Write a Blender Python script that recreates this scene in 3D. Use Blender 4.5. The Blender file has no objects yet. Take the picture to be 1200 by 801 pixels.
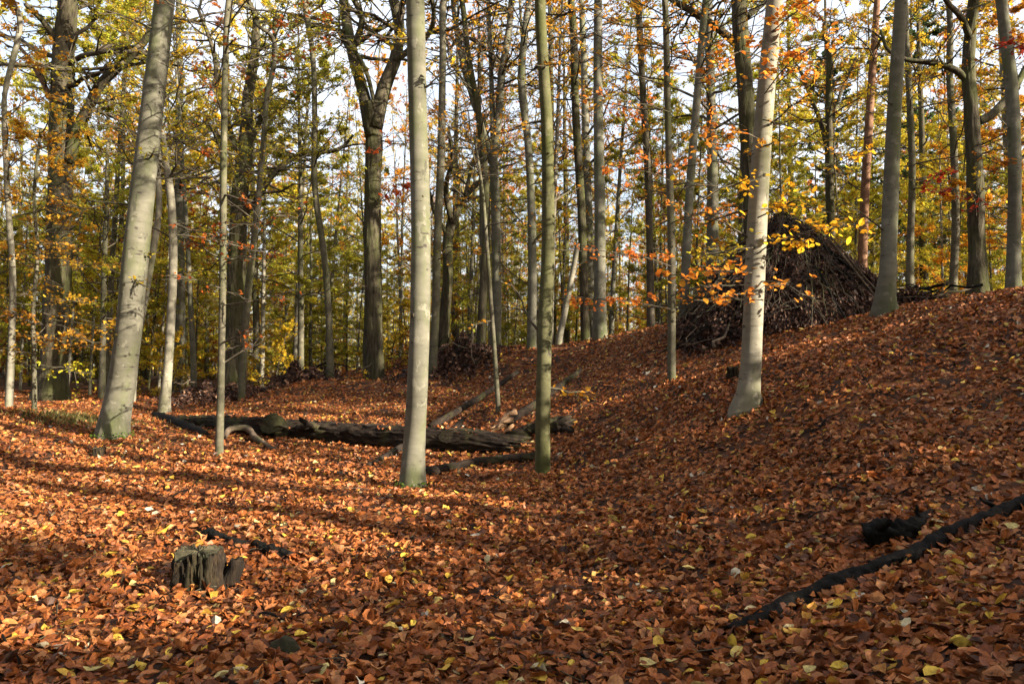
import bpy, math, random
import numpy as np
from mathutils import Vector

# ------------------------------------------------------------------ camera, sky, sun, exposure
scene = bpy.context.scene
col = scene.collection
R = math.radians
W0, H0, FPX = 1200.0, 801.0, 900.0            # photograph size, focal length in its pixels
CAMZ, HORIZON = 1.62, 430.0
PITCH = math.atan((HORIZON - H0 / 2) / FPX)

cam_data = bpy.data.cameras.new('camera')
cam_data.sensor_width = 36.0
cam_data.lens = 36.0 * FPX / W0
cam_data.clip_start = 0.05
cam_data.clip_end = 1500.0
cam = bpy.data.objects.new('camera', cam_data)
cam.location = (0, 0, CAMZ)
cam.rotation_euler = (math.pi / 2 + PITCH, 0, 0)
col.objects.link(cam)
scene.camera = cam

SUN_EL = R(20.0)
SUN_AZ = math.atan2(0.89, -0.46)              # clockwise from +Y: low, from the right and a little behind
sun_dir = Vector((math.sin(SUN_AZ) * math.cos(SUN_EL), math.cos(SUN_AZ) * math.cos(SUN_EL), math.sin(SUN_EL)))

world = bpy.data.worlds.new('World')
scene.world = world
world.use_nodes = True
wn = world.node_tree.nodes
sky = wn.new('ShaderNodeTexSky')
sky.sky_type = 'NISHITA'
sky.sun_disc = False
sky.sun_elevation = SUN_EL
sky.sun_rotation = SUN_AZ
sky.air_density = 1.0
sky.dust_density = 5.0
sky.ozone_density = 1.0
wn['Background'].inputs['Strength'].default_value = 0.079
# thin bright cloud over the blue, thicker in places
tc_ = wn.new('ShaderNodeTexCoord'); cn = wn.new('ShaderNodeTexNoise'); cr = wn.new('ShaderNodeValToRGB'); cm = wn.new('ShaderNodeMix')
cn.inputs['Scale'].default_value = 2.2; cn.inputs['Detail'].default_value = 6.0
cr.color_ramp.elements[0].position = 0.30; cr.color_ramp.elements[0].color = (.18, .18, .18, 1)
cr.color_ramp.elements[1].position = 0.66; cr.color_ramp.elements[1].color = (.72, .72, .72, 1)
cm.data_type = 'RGBA'; cm.inputs[7].default_value = (4.1, 4.15, 4.3, 1)
for a_, b_ in ((tc_.outputs['Generated'], cn.inputs['Vector']), (cn.outputs['Fac'], cr.inputs[0]), (cr.outputs[0], cm.inputs['Factor']), (sky.outputs[0], cm.inputs[6]), (cm.outputs[2], wn['Background'].inputs[0])):
    world.node_tree.links.new(a_, b_)

sl = bpy.data.lights.new('sun', 'SUN')
sl.energy = 5.0
sl.angle = R(0.6)
sl.color = (1.0, 0.86, 0.68)
sun = bpy.data.objects.new('sun', sl)
sun.rotation_euler = sun_dir.to_track_quat('Z', 'Y').to_euler()
sun.location = sun_dir * 60
col.objects.link(sun)

scene.view_settings.view_transform = 'Standard'
scene.view_settings.look = 'None'
scene.view_settings.exposure = 2.35
scene.view_settings.gamma = 1.0
scene.cycles.max_bounces = 6
scene.cycles.diffuse_bounces = 3
scene.cycles.glossy_bounces = 2
scene.cycles.transmission_bounces = 4
scene.cycles.transparent_max_bounces = 4

rng = np.random.default_rng(11)
random.seed(5)


# ------------------------------------------------------------------ pixel -> point
def pix(u, v, Y):
    """The point at depth Y (metres ahead of the camera) seen at pixel (u, v) of the photograph."""
    dx, dy = (u - W0 / 2) / FPX, (H0 / 2 - v) / FPX
    c, s = math.cos(PITCH), math.sin(PITCH)
    fy, fz = c - s * dy, s + c * dy
    t = Y / fy
    return np.array((dx * t, Y, CAMZ + fz * t))


# ------------------------------------------------------------------ mesh helpers
class MB:
    """Collects vertices and faces; build() links them as one mesh object."""
    def __init__(self):
        self.v, self.f3, self.f4, self.m3, self.m4, self.s3, self.s4, self.n = [], [], [], [], [], [], [], 0

    def add(self, v, tris=None, quads=None, mat=0, smooth=True):
        v = np.asarray(v, dtype=np.float64).reshape(-1, 3)
        if tris is not None and len(tris):
            t = np.asarray(tris, dtype=np.int64).reshape(-1, 3) + self.n
            self.f3.append(t); self.m3.append(np.full(len(t), mat)); self.s3.append(np.full(len(t), smooth))
        if quads is not None and len(quads):
            q = np.asarray(quads, dtype=np.int64).reshape(-1, 4) + self.n
            self.f4.append(q); self.m4.append(np.full(len(q), mat)); self.s4.append(np.full(len(q), smooth))
        self.v.append(v)
        self.n += len(v)
        return self

    def mesh(self, name, mats, origin=(0, 0, 0)):
        v = np.concatenate(self.v) - np.asarray(origin, dtype=np.float64)
        f3 = np.concatenate(self.f3) if self.f3 else np.zeros((0, 3), int)
        f4 = np.concatenate(self.f4) if self.f4 else np.zeros((0, 4), int)
        mi = np.concatenate(self.m3 + self.m4) if (self.m3 or self.m4) else np.zeros(0, int)
        sm = np.concatenate(self.s3 + self.s4) if (self.s3 or self.s4) else np.zeros(0, bool)
        me = bpy.data.meshes.new(name)
        me.vertices.add(len(v))
        me.vertices.foreach_set('co', v.astype(np.float32).ravel())
        idx = np.concatenate([f3.ravel(), f4.ravel()]).astype(np.int32)
        me.loops.add(len(idx))
        me.loops.foreach_set('vertex_index', idx)
        nf = len(f3) + len(f4)
        me.polygons.add(nf)
        starts = np.concatenate([np.arange(len(f3)) * 3, len(f3) * 3 + np.arange(len(f4)) * 4]).astype(np.int32)
        me.polygons.foreach_set('loop_start', starts)
        me.polygons.foreach_set('material_index', mi.astype(np.int32))
        me.polygons.foreach_set('use_smooth', sm.astype(bool))
        for m in (mats if isinstance(mats, (list, tuple)) else [mats]):
            me.materials.append(m)
        me.update(calc_edges=True)
        me.validate()
        return me

    def build(self, name, mats, parent=None, origin=(0, 0, 0)):
        return link(name, self.mesh(name, mats, origin), parent)


def link(name, me, parent=None):
    o = bpy.data.objects.new(name, me)
    col.objects.link(o)
    if parent is not None:
        o.parent = parent
    return o


def thing(name, label, cat, loc, group=None, rz=0.0):
    e = bpy.data.objects.new(name, None)
    e.empty_display_size = 0.2
    col.objects.link(e)
    e.location = tuple(float(c) for c in loc)
    e.rotation_euler = (0, 0, rz)
    tag(e, label, cat, group)
    return e


def tag(o, label, cat, group=None):
    o['label'] = label
    o['category'] = cat
    if group:
        o['group'] = group
    return o


def unit(a):
    return a / np.maximum(np.linalg.norm(a, axis=-1, keepdims=True), 1e-9)


def tubes(paths, radii, sides):
    """(N,P,3) paths and (N,P) radii -> vertices and quads of N tapered tubes."""
    paths = np.asarray(paths, float); radii = np.asarray(radii, float)
    N, P, _ = paths.shape
    t = unit(np.gradient(paths, axis=1))
    ref = np.where(np.abs(t.mean(1)[:, None, 2:3]) > 0.8, np.array([[[1.0, 0.13, 0]]]), np.array([[[0.11, 0.07, 1.0]]]))
    a = unit(np.cross(t, ref)); b = np.cross(t, a)
    th = np.arange(sides) * 2 * math.pi / sides
    ring = a[:, :, None] * np.cos(th)[:, None] + b[:, :, None] * np.sin(th)[:, None]
    v = paths[:, :, None] + ring * radii[:, :, None, None]
    i = np.arange(P - 1)[:, None] * sides; k = np.arange(sides)[None]; k2 = (k + 1) % sides
    q = np.stack([i + k, i + k2, i + sides + k2, i + sides + k], -1).reshape(-1, 4)
    q = (q[None] + (np.arange(N) * P * sides)[:, None, None]).reshape(-1, 4)
    return v.reshape(-1, 3), q


def spline(pts, n):
    """Catmull-Rom through rows of pts (any columns), n samples."""
    p = np.asarray(pts, float)
    if len(p) == 2:
        return p[0] + (p[1] - p[0]) * np.linspace(0, 1, n)[:, None]
    d = np.concatenate([[0], np.cumsum(np.linalg.norm(np.diff(p[:, :3], axis=0), axis=1))])
    s = np.linspace(0, d[-1], n)
    m = np.gradient(p, d, axis=0)
    k = np.clip(np.searchsorted(d, s, side='right') - 1, 0, len(p) - 2)
    h = (d[k + 1] - d[k])[:, None]; t = ((s - d[k])[:, None]) / h
    return ((2 * t**3 - 3 * t**2 + 1) * p[k] + (t**3 - 2 * t**2 + t) * h * m[k]
            + (-2 * t**3 + 3 * t**2) * p[k + 1] + (t**3 - t**2) * h * m[k + 1])


def limb_mesh(mb, path, rad, sides=12, rough=0.0, freq=6.0, seed=0, cap=True, mat=0, flare=None, ends=(0, 0), furrow=None):
    """One tapered limb with an uneven surface; flare=(amount, height, lobes) spreads the foot into roots."""
    path = np.asarray(path, float); rad = np.asarray(rad, float)
    P = len(path)
    r_ = np.random.default_rng(seed)
    t = unit(np.gradient(path, axis=0))
    ref = np.array([1.0, 0.1, 0]) if abs(t.mean(0)[2]) > 0.7 else np.array([0.05, 0.05, 1.0])
    a = unit(np.cross(t, ref)); b = np.cross(t, a)
    th = np.arange(sides) * 2 * math.pi / sides
    ss = np.concatenate([[0], np.cumsum(np.linalg.norm(np.diff(path, axis=0), axis=1))])
    mult = np.ones((P, sides))
    for k in range(5):
        ph = r_.uniform(0, 6.28, 2); lob = r_.integers(1, 6); fz = freq * r_.uniform(0.2, 1.2)
        mult += rough * 0.5 * np.sin(lob * th[None] + ph[0] + np.sin(fz * ss[:, None] + ph[1]) * 1.3)
    mult += rough * 0.35 * r_.normal(size=(P, sides))
    if furrow:                                          # ridges and cracks: (depth, run along the limb, run round it), in rings and sides
        am, kl, kt = furrow
        fld = r_.normal(size=(P, sides))
        for _ in range(kl):
            e = np.pad(fld, ((1, 1), (0, 0)), mode='edge'); fld = (e[:-2] + e[1:-1] + e[2:]) / 3
        for _ in range(kt):
            fld = (np.roll(fld, 1, 1) + fld + np.roll(fld, -1, 1)) / 3
        fld /= fld.std() + 1e-9
        mult += am * np.clip(np.where(fld < 0, fld * 1.3, fld * .7), -2.2, 1.4)
    if flare:
        am, hh, lobes = flare
        ph = r_.uniform(0, 6.28)
        lobe = 0.22 + 1.0 * np.maximum(0, np.cos(lobes * th / 2 + ph)) ** 3 * (0.8 + .5 * np.cos(th + ph * 2)) + .45 * np.maximum(0, np.cos((lobes - 1) * th / 2 + 2 * ph)) ** 4 if lobes % 2 == 0 else 0.22 + .75 * (.5 + .5 * np.cos(lobes * th + ph)) ** 2 * (.9 + .6 * np.cos(th + ph * 2))
        mult += am * np.exp(-np.maximum(ss[:, None] - 0.15, 0) / hh) * lobe[None]
    ring = a[:, None] * np.cos(th)[:, None] + b[:, None] * np.sin(th)[:, None]
    v = path[:, None] + ring * (rad[:, None] * mult)[..., None]
    if ends[0]:
        v[0] -= t[0] * r_.uniform(0, ends[0], sides)[:, None]
    if ends[1]:
        v[-1] += t[-1] * r_.uniform(0, ends[1], sides)[:, None]
    v = v.reshape(-1, 3)
    i = np.arange(P - 1)[:, None] * sides; k = np.arange(sides)[None]; k2 = (k + 1) % sides
    q = np.stack([i + k, i + k2, i + sides + k2, i + sides + k], -1).reshape(-1, 4)
    tr = []
    if cap:
        v = np.concatenate([v, path[:1] + t[:1] * (0.3 * ends[0]), path[-1:] - t[-1:] * (0.3 * ends[1])])
        for j in range(sides):
            tr.append((P * sides, (j + 1) % sides, j))
            tr.append((P * sides + 1, (P - 1) * sides + j, (P - 1) * sides + (j + 1) % sides))
    mb.add(v, tr, q, mat)
    return v


# leaf templates: (along, across, fold) in units of leaf length; faces as triangles
LEAF2 = (np.array([(0, 0, 0), (.45, .33, .10), (1, 0, 0), (.45, -.33, .10)], float), np.array([(0, 2, 1), (0, 3, 2)]))
LEAF4 = (np.array([(0, 0, 0), (.28, .27, .07), (.66, .27, .08), (1, 0, .02), (.66, -.27, .08), (.28, -.27, .07)], float),
         np.array([(0, 3, 1), (1, 3, 2), (0, 5, 3), (5, 4, 3)]))
_l = [(0, 0, 0), (.33, 0, -.02), (.7, 0, -.01), (1.02, 0, .03),
      (.16, .24, .05), (.45, .34, .09), (.78, .22, .07), (.16, -.24, .05), (.45, -.34, .09), (.78, -.22, .07)]
LEAF8 = (np.array(_l, float), np.array([(0, 1, 4), (4, 1, 5), (1, 2, 5), (5, 2, 6), (2, 3, 6), (0, 7, 1), (7, 8, 1), (1, 8, 2), (8, 9, 2), (2, 9, 3)]))


def leaf_verts(c, ax, nr, size, tpl, r_, curl=1.0, wv=(.8, 1.2)):
    """Vectorised leaves: centre, long axis, face normal and length of each -> vertices, triangles."""
    tv, tf = tpl
    N = len(c)
    ax = unit(ax); sd = unit(np.cross(nr, ax)); n = np.cross(ax, sd)
    al = tv[None, :, 0] - 0.5
    wid = r_.uniform(*wv, (N, 1)); cu = r_.normal(0.0, 1.0, (N, 1)) * curl
    bend = r_.normal(0, 0.22, (N, 1)) * curl
    ac = tv[None, :, 1] * wid
    if wv[0] < .7:                                      # torn and lobed edges
        ac = ac * r_.uniform(.55, 1.3, ac.shape)
        al = al + r_.normal(0, .045, ac.shape)
    up = tv[None, :, 2] * (0.6 + cu * 1.5) + bend * (al * al * 2.0 - 0.2) + r_.normal(0, 0.035, (N, len(tv))) * curl
    v = c[:, None] + (ax[:, None] * al[..., None] + sd[:, None] * ac[..., None] + n[:, None] * up[..., None]) * size[:, None, None]
    f = (tf[None] + (np.arange(N) * len(tv))[:, None, None]).reshape(-1, 3)
    return v.reshape(-1, 3), f


# ------------------------------------------------------------------ materials
def nodes(name):
    m = bpy.data.materials.new(name)
    m.use_nodes = True
    nt = m.node_tree
    nt.nodes.clear()
    out = nt.nodes.new('ShaderNodeOutputMaterial')
    return m, nt, out


def N(nt, kind, **kw):
    n = nt.nodes.new(kind)
    for k, v in kw.items():
        if k.startswith('i_'):
            n.inputs[k[2:].replace('_', ' ')].default_value = v
        else:
            setattr(n, k, v)
    return n


def ramp(nt, stops, interp='LINEAR'):
    r = nt.nodes.new('ShaderNodeValToRGB')
    r.color_ramp.interpolation = interp
    e = r.color_ramp.elements
    while len(e) < len(stops):
        e.new(0.5)
    for el, (p, c) in zip(e, stops):
        el.position = p
        el.color = (*c, 1)
    return r


def mapping(nt, scale, coord='Object'):
    tc = nt.nodes.new('ShaderNodeTexCoord')
    mp = nt.nodes.new('ShaderNodeMapping')
    mp.inputs['Scale'].default_value = scale
    nt.links.new(tc.outputs[coord], mp.inputs['Vector'])
    return mp


def bark(name, dark, mid, light, moss, moss_amt, scale, bump, rough=0.85, scars=0.0, spec=0.2, smooth_bark=False):
    """Procedural bark: stretched noise for colour and relief, moss or algae in patches, optional dark scars."""
    m, nt, out = nodes(name)
    L = nt.links.new
    mp = mapping(nt, scale)
    n1 = N(nt, 'ShaderNodeTexNoise', i_Scale=1.0, i_Detail=7.0, i_Roughness=0.65)
    L(mp.outputs[0], n1.inputs['Vector'])
    r1 = ramp(nt, [(0.30, dark), (0.52, mid), (0.74, light)])
    L(n1.outputs['Fac'], r1.inputs[0])
    mp2 = mapping(nt, (1.6, 1.6, 0.55))
    n2 = N(nt, 'ShaderNodeTexNoise', i_Scale=1.3, i_Detail=5.0, i_Roughness=0.6)
    L(mp2.outputs[0], n2.inputs['Vector'])
    r2 = ramp(nt, [(0.62 - moss_amt * 0.5, (0, 0, 0)), (0.80 - moss_amt * 0.4, (1, 1, 1))])
    L(n2.outputs['Fac'], r2.inputs[0])
    mx = N(nt, 'ShaderNodeMix', data_type='RGBA')
    L(r2.outputs[0], mx.inputs['Factor'])
    L(r1.outputs[0], mx.inputs[6])
    mx.inputs[7].default_value = (*moss, 1)
    colour = mx.outputs[2]
    if scars:
        mp3 = mapping(nt, (5.0, 5.0, 13.0))
        vo = N(nt, 'ShaderNodeTexNoise', i_Scale=1.1, i_Detail=3.0, i_Roughness=0.5)
        L(mp3.outputs[0], vo.inputs['Vector'])
        r3 = ramp(nt, [(0.66 - scars * 0.03, (0, 0, 0)), (0.71, (1, 1, 1))])
        L(vo.outputs['Fac'], r3.inputs[0])
        m3 = N(nt, 'ShaderNodeMix', data_type='RGBA')
        L(r3.outputs[0], m3.inputs['Factor'])
        L(colour, m3.inputs[6])
        m3.inputs[7].default_value = (0.035, 0.03, 0.025, 1)
        colour = m3.outputs[2]
    if smooth_bark:                                     # lichen patches with crisp edges, fine horizontal wrinkles
        for sc_, lo, hi, c_ in (((7, 7, 5), .60, .63, tuple(x * 1.12 for x in light)), ((9, 9, 3), .63, .67, tuple(x * .55 for x in dark)), ((2.5, 2.5, 75), .60, .68, tuple(x * .62 for x in mid))):
            mpl = mapping(nt, sc_)
            nl_ = N(nt, 'ShaderNodeTexNoise', i_Scale=1.0, i_Detail=5.0, i_Roughness=.6)
            L(mpl.outputs[0], nl_.inputs['Vector'])
            rl = ramp(nt, [(lo, (0, 0, 0)), (hi, (.7, .7, .7))])
            L(nl_.outputs['Fac'], rl.inputs[0])
            ml = N(nt, 'ShaderNodeMix', data_type='RGBA')
            L(rl.outputs[0], ml.inputs['Factor']); L(colour, ml.inputs[6])
            ml.inputs[7].default_value = (*c_, 1)
            colour = ml.outputs[2]
    bs = N(nt, 'ShaderNodeBsdfPrincipled', i_Roughness=rough)
    bs.inputs['Specular IOR Level'].default_value = spec
    L(colour, bs.inputs['Base Color'])
    bp = N(nt, 'ShaderNodeBump', i_Strength=bump, i_Distance=0.03)
    L(n1.outputs['Fac'], bp.inputs['Height'])
    L(bp.outputs[0], bs.inputs['Normal'])
    L(bs.outputs[0], out.inputs[0])
    return m


M = {}
M['beech'] = bark('beech_bark', (.065, .065, .047), (.099, .096, .073), (.138, .133, .103), (.065, .076, .030), .30, (2.2, 2.2, 6), .2, scars=.5, smooth_bark=True)
M['pale'] = bark('pale_beech_bark', (.112, .107, .082), (.159, .150, .116), (.206, .194, .155), (.103, .107, .056), .25, (2.2, 2.2, 7), .2, scars=1.0, smooth_bark=True)
M['mossy'] = bark('mossy_bark', (.034, .034, .017), (.065, .064, .029), (.099, .095, .052), (.045, .052, .012), .35, (4, 4, 7), .35, scars=.4, smooth_bark=True)
M['oak'] = bark('oak_bark', (.014, .012, .008), (.05, .043, .028), (.10, .088, .058), (.05, .056, .018), .35, (16, 16, 3), 1.0, .95)
M['slim'] = bark('slim_bark', (.043, .040, .028), (.082, .076, .053), (.129, .120, .086), (.056, .062, .024), .35, (5, 5, 8), .3, scars=.4, smooth_bark=True)
M['twig'] = bark('twig_bark', (.028, .022, .016), (.06, .05, .036), (.10, .088, .065), (.055, .055, .025), .3, (6, 6, 6), .2)
M['red'] = bark('reddish_bark', (.06, .03, .018), (.14, .075, .042), (.22, .13, .075), (.09, .08, .04), .1, (8, 8, 4), .6)
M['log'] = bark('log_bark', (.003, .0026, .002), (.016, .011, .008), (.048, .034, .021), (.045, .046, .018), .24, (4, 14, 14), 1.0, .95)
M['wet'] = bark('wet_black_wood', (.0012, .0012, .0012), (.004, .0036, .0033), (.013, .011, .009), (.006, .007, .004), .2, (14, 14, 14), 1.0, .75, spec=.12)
M['split'] = bark('split_wood', (.16, .09, .05), (.30, .19, .11), (.42, .29, .18), (.19, .125, .075), .1, (20, 20, 20), .5)
M['pole'] = bark('dead_pole_bark', (.03, .02, .014), (.09, .066, .046), (.17, .135, .10), (.07, .07, .035), .25, (7, 7, 7), .5)
M['stump'] = bark('stump_wood', (.002, .0018, .0015), (.015, .010, .006), (.062, .042, .021), (.020, .019, .008), .18, (22, 22, 4), 1.0, .95)
M['stumptop'] = bark('stump_cut_face', (.018, .017, .010), (.040, .037, .022), (.085, .068, .038), (.032, .035, .018), .35, (18, 18, 18), .6, .95)
M['moss'] = bark('moss_tuft', (.03, .048, .006), (.06, .09, .012), (.10, .13, .025), (.05, .085, .009), .5, (30, 30, 30), 1.0, .95)


def leaf_mat(name, stops, trans=0.4, rough=0.55, spec=0.25, tint=False, gloss=True, blotch=0):
    """Leaf: every leaf takes its own colour from the ramp; light shines through."""
    m, nt, out = nodes(name)
    L = nt.links.new
    g = N(nt, 'ShaderNodeNewGeometry')
    r = ramp(nt, stops)
    L(g.outputs['Random Per Island'], r.inputs[0])
    colour = r.outputs[0]
    if tint:
        oi = N(nt, 'ShaderNodeObjectInfo')
        mx = N(nt, 'ShaderNodeMix', data_type='RGBA', blend_type='MULTIPLY')
        mx.inputs['Factor'].default_value = 1.0
        L(colour, mx.inputs[6]); L(oi.outputs['Color'], mx.inputs[7])
        colour = mx.outputs[2]
    if blotch:                                          # darker veins and blotches on the dry leaf
        mp = mapping(nt, (1, 1, 1))
        no = N(nt, 'ShaderNodeTexNoise', i_Scale=blotch, i_Detail=4.0, i_Roughness=.7)
        L(mp.outputs[0], no.inputs['Vector'])
        rr = ramp(nt, [(.34, (.45, .40, .38)), (.55, (1, 1, 1)), (.75, (1.15, 1.15, 1.1))])
        L(no.outputs['Fac'], rr.inputs[0])
        mx = N(nt, 'ShaderNodeMix', data_type='RGBA', blend_type='MULTIPLY')
        mx.inputs['Factor'].default_value = 1.0
        L(colour, mx.inputs[6]); L(rr.outputs[0], mx.inputs[7])
        colour = mx.outputs[2]
    if gloss:
        d = N(nt, 'ShaderNodeBsdfPrincipled', i_Roughness=rough)
        d.inputs['Specular IOR Level'].default_value = spec
        L(colour, d.inputs['Base Color'])
    else:
        d = N(nt, 'ShaderNodeBsdfDiffuse')
        L(colour, d.inputs['Color'])
    t = N(nt, 'ShaderNodeBsdfTranslucent')
    L(colour, t.inputs['Color'])
    ms = N(nt, 'ShaderNodeMixShader')
    ms.inputs[0].default_value = trans
    L(d.outputs[0], ms.inputs[1]); L(t.outputs[0], ms.inputs[2])
    L(ms.outputs[0], out.inputs[0])
    return m


LITTER = [(0.0, (.045, .020, .011)), (.12, (.12, .040, .016)), (.28, (.24, .076, .022)), (.44, (.35, .115, .030)),
          (.57, (.18, .056, .021)), (.68, (.42, .155, .045)), (.78, (.30, .13, .055)), (.87, (.46, .22, .085)), (.93, (.26, .085, .026)),
          (.962, (.50, .30, .05)), (.980, (.60, .43, .06)), (.992, (.50, .42, .20)), (1.0, (.48, .46, .40))]
M['litter'] = leaf_mat('fallen_beech_leaf', LITTER, trans=.18, rough=.5, spec=.22, blotch=26.0)
M['crown'] = leaf_mat('autumn_leaf', [(0, (.62, .55, .55)), (.25, (.95, .80, .75)), (.5, (1.0, .95, 1.0)), (.75, (.80, 1.0, .85)), (.93, (1.1, .78, .6)), (1, (1.25, 1.15, .9))],
                      trans=.55, tint=True, gloss=False)
M['dead'] = leaf_mat('dead_brown_leaf', [(0, (.020, .011, .009)), (.45, (.050, .025, .018)), (.8, (.095, .048, .032)), (.95, (.18, .10, .06)), (1, (.26, .15, .09))], trans=.15)
M['grass'] = leaf_mat('grass_blade', [(0, (.05, .055, .015)), (.5, (.11, .10, .03)), (1, (.22, .18, .07))], trans=.4)


def ground_mat():
    m, nt, out = nodes('leaf_mould')
    L = nt.links.new
    mp = mapping(nt, (1, 1, 1))
    vo = N(nt, 'ShaderNodeTexVoronoi', i_Scale=15.0, i_Randomness=1.0)
    L(mp.outputs[0], vo.inputs['Vector'])
    sep = N(nt, 'ShaderNodeSeparateColor')
    L(vo.outputs['Color'], sep.inputs[0])
    r = ramp(nt, [(p, tuple(x * .6 for x in c)) for p, c in LITTER])
    L(sep.outputs[0], r.inputs[0])
    n = N(nt, 'ShaderNodeTexNoise', i_Scale=2.5, i_Detail=6.0)
    L(mp.outputs[0], n.inputs['Vector'])
    r2 = ramp(nt, [(.42, (0, 0, 0)), (.62, (1, 1, 1))])
    L(n.outputs['Fac'], r2.inputs[0])
    mx = N(nt, 'ShaderNodeMix', data_type='RGBA')
    L(r2.outputs[0], mx.inputs['Factor'])
    mx.inputs[6].default_value = (.030, .015, .009, 1)
    L(r.outputs[0], mx.inputs[7])
    bs = N(nt, 'ShaderNodeBsdfPrincipled', i_Roughness=.8)
    bs.inputs['Specular IOR Level'].default_value = .15
    L(mx.outputs[2], bs.inputs['Base Color'])
    bp = N(nt, 'ShaderNodeBump', i_Strength=.9, i_Distance=.05)
    L(sep.outputs[1], bp.inputs['Height'])
    L(bp.outputs[0], bs.inputs['Normal'])
    L(bs.outputs[0], out.inputs[0])
    return m


M['ground'] = ground_mat()

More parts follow.
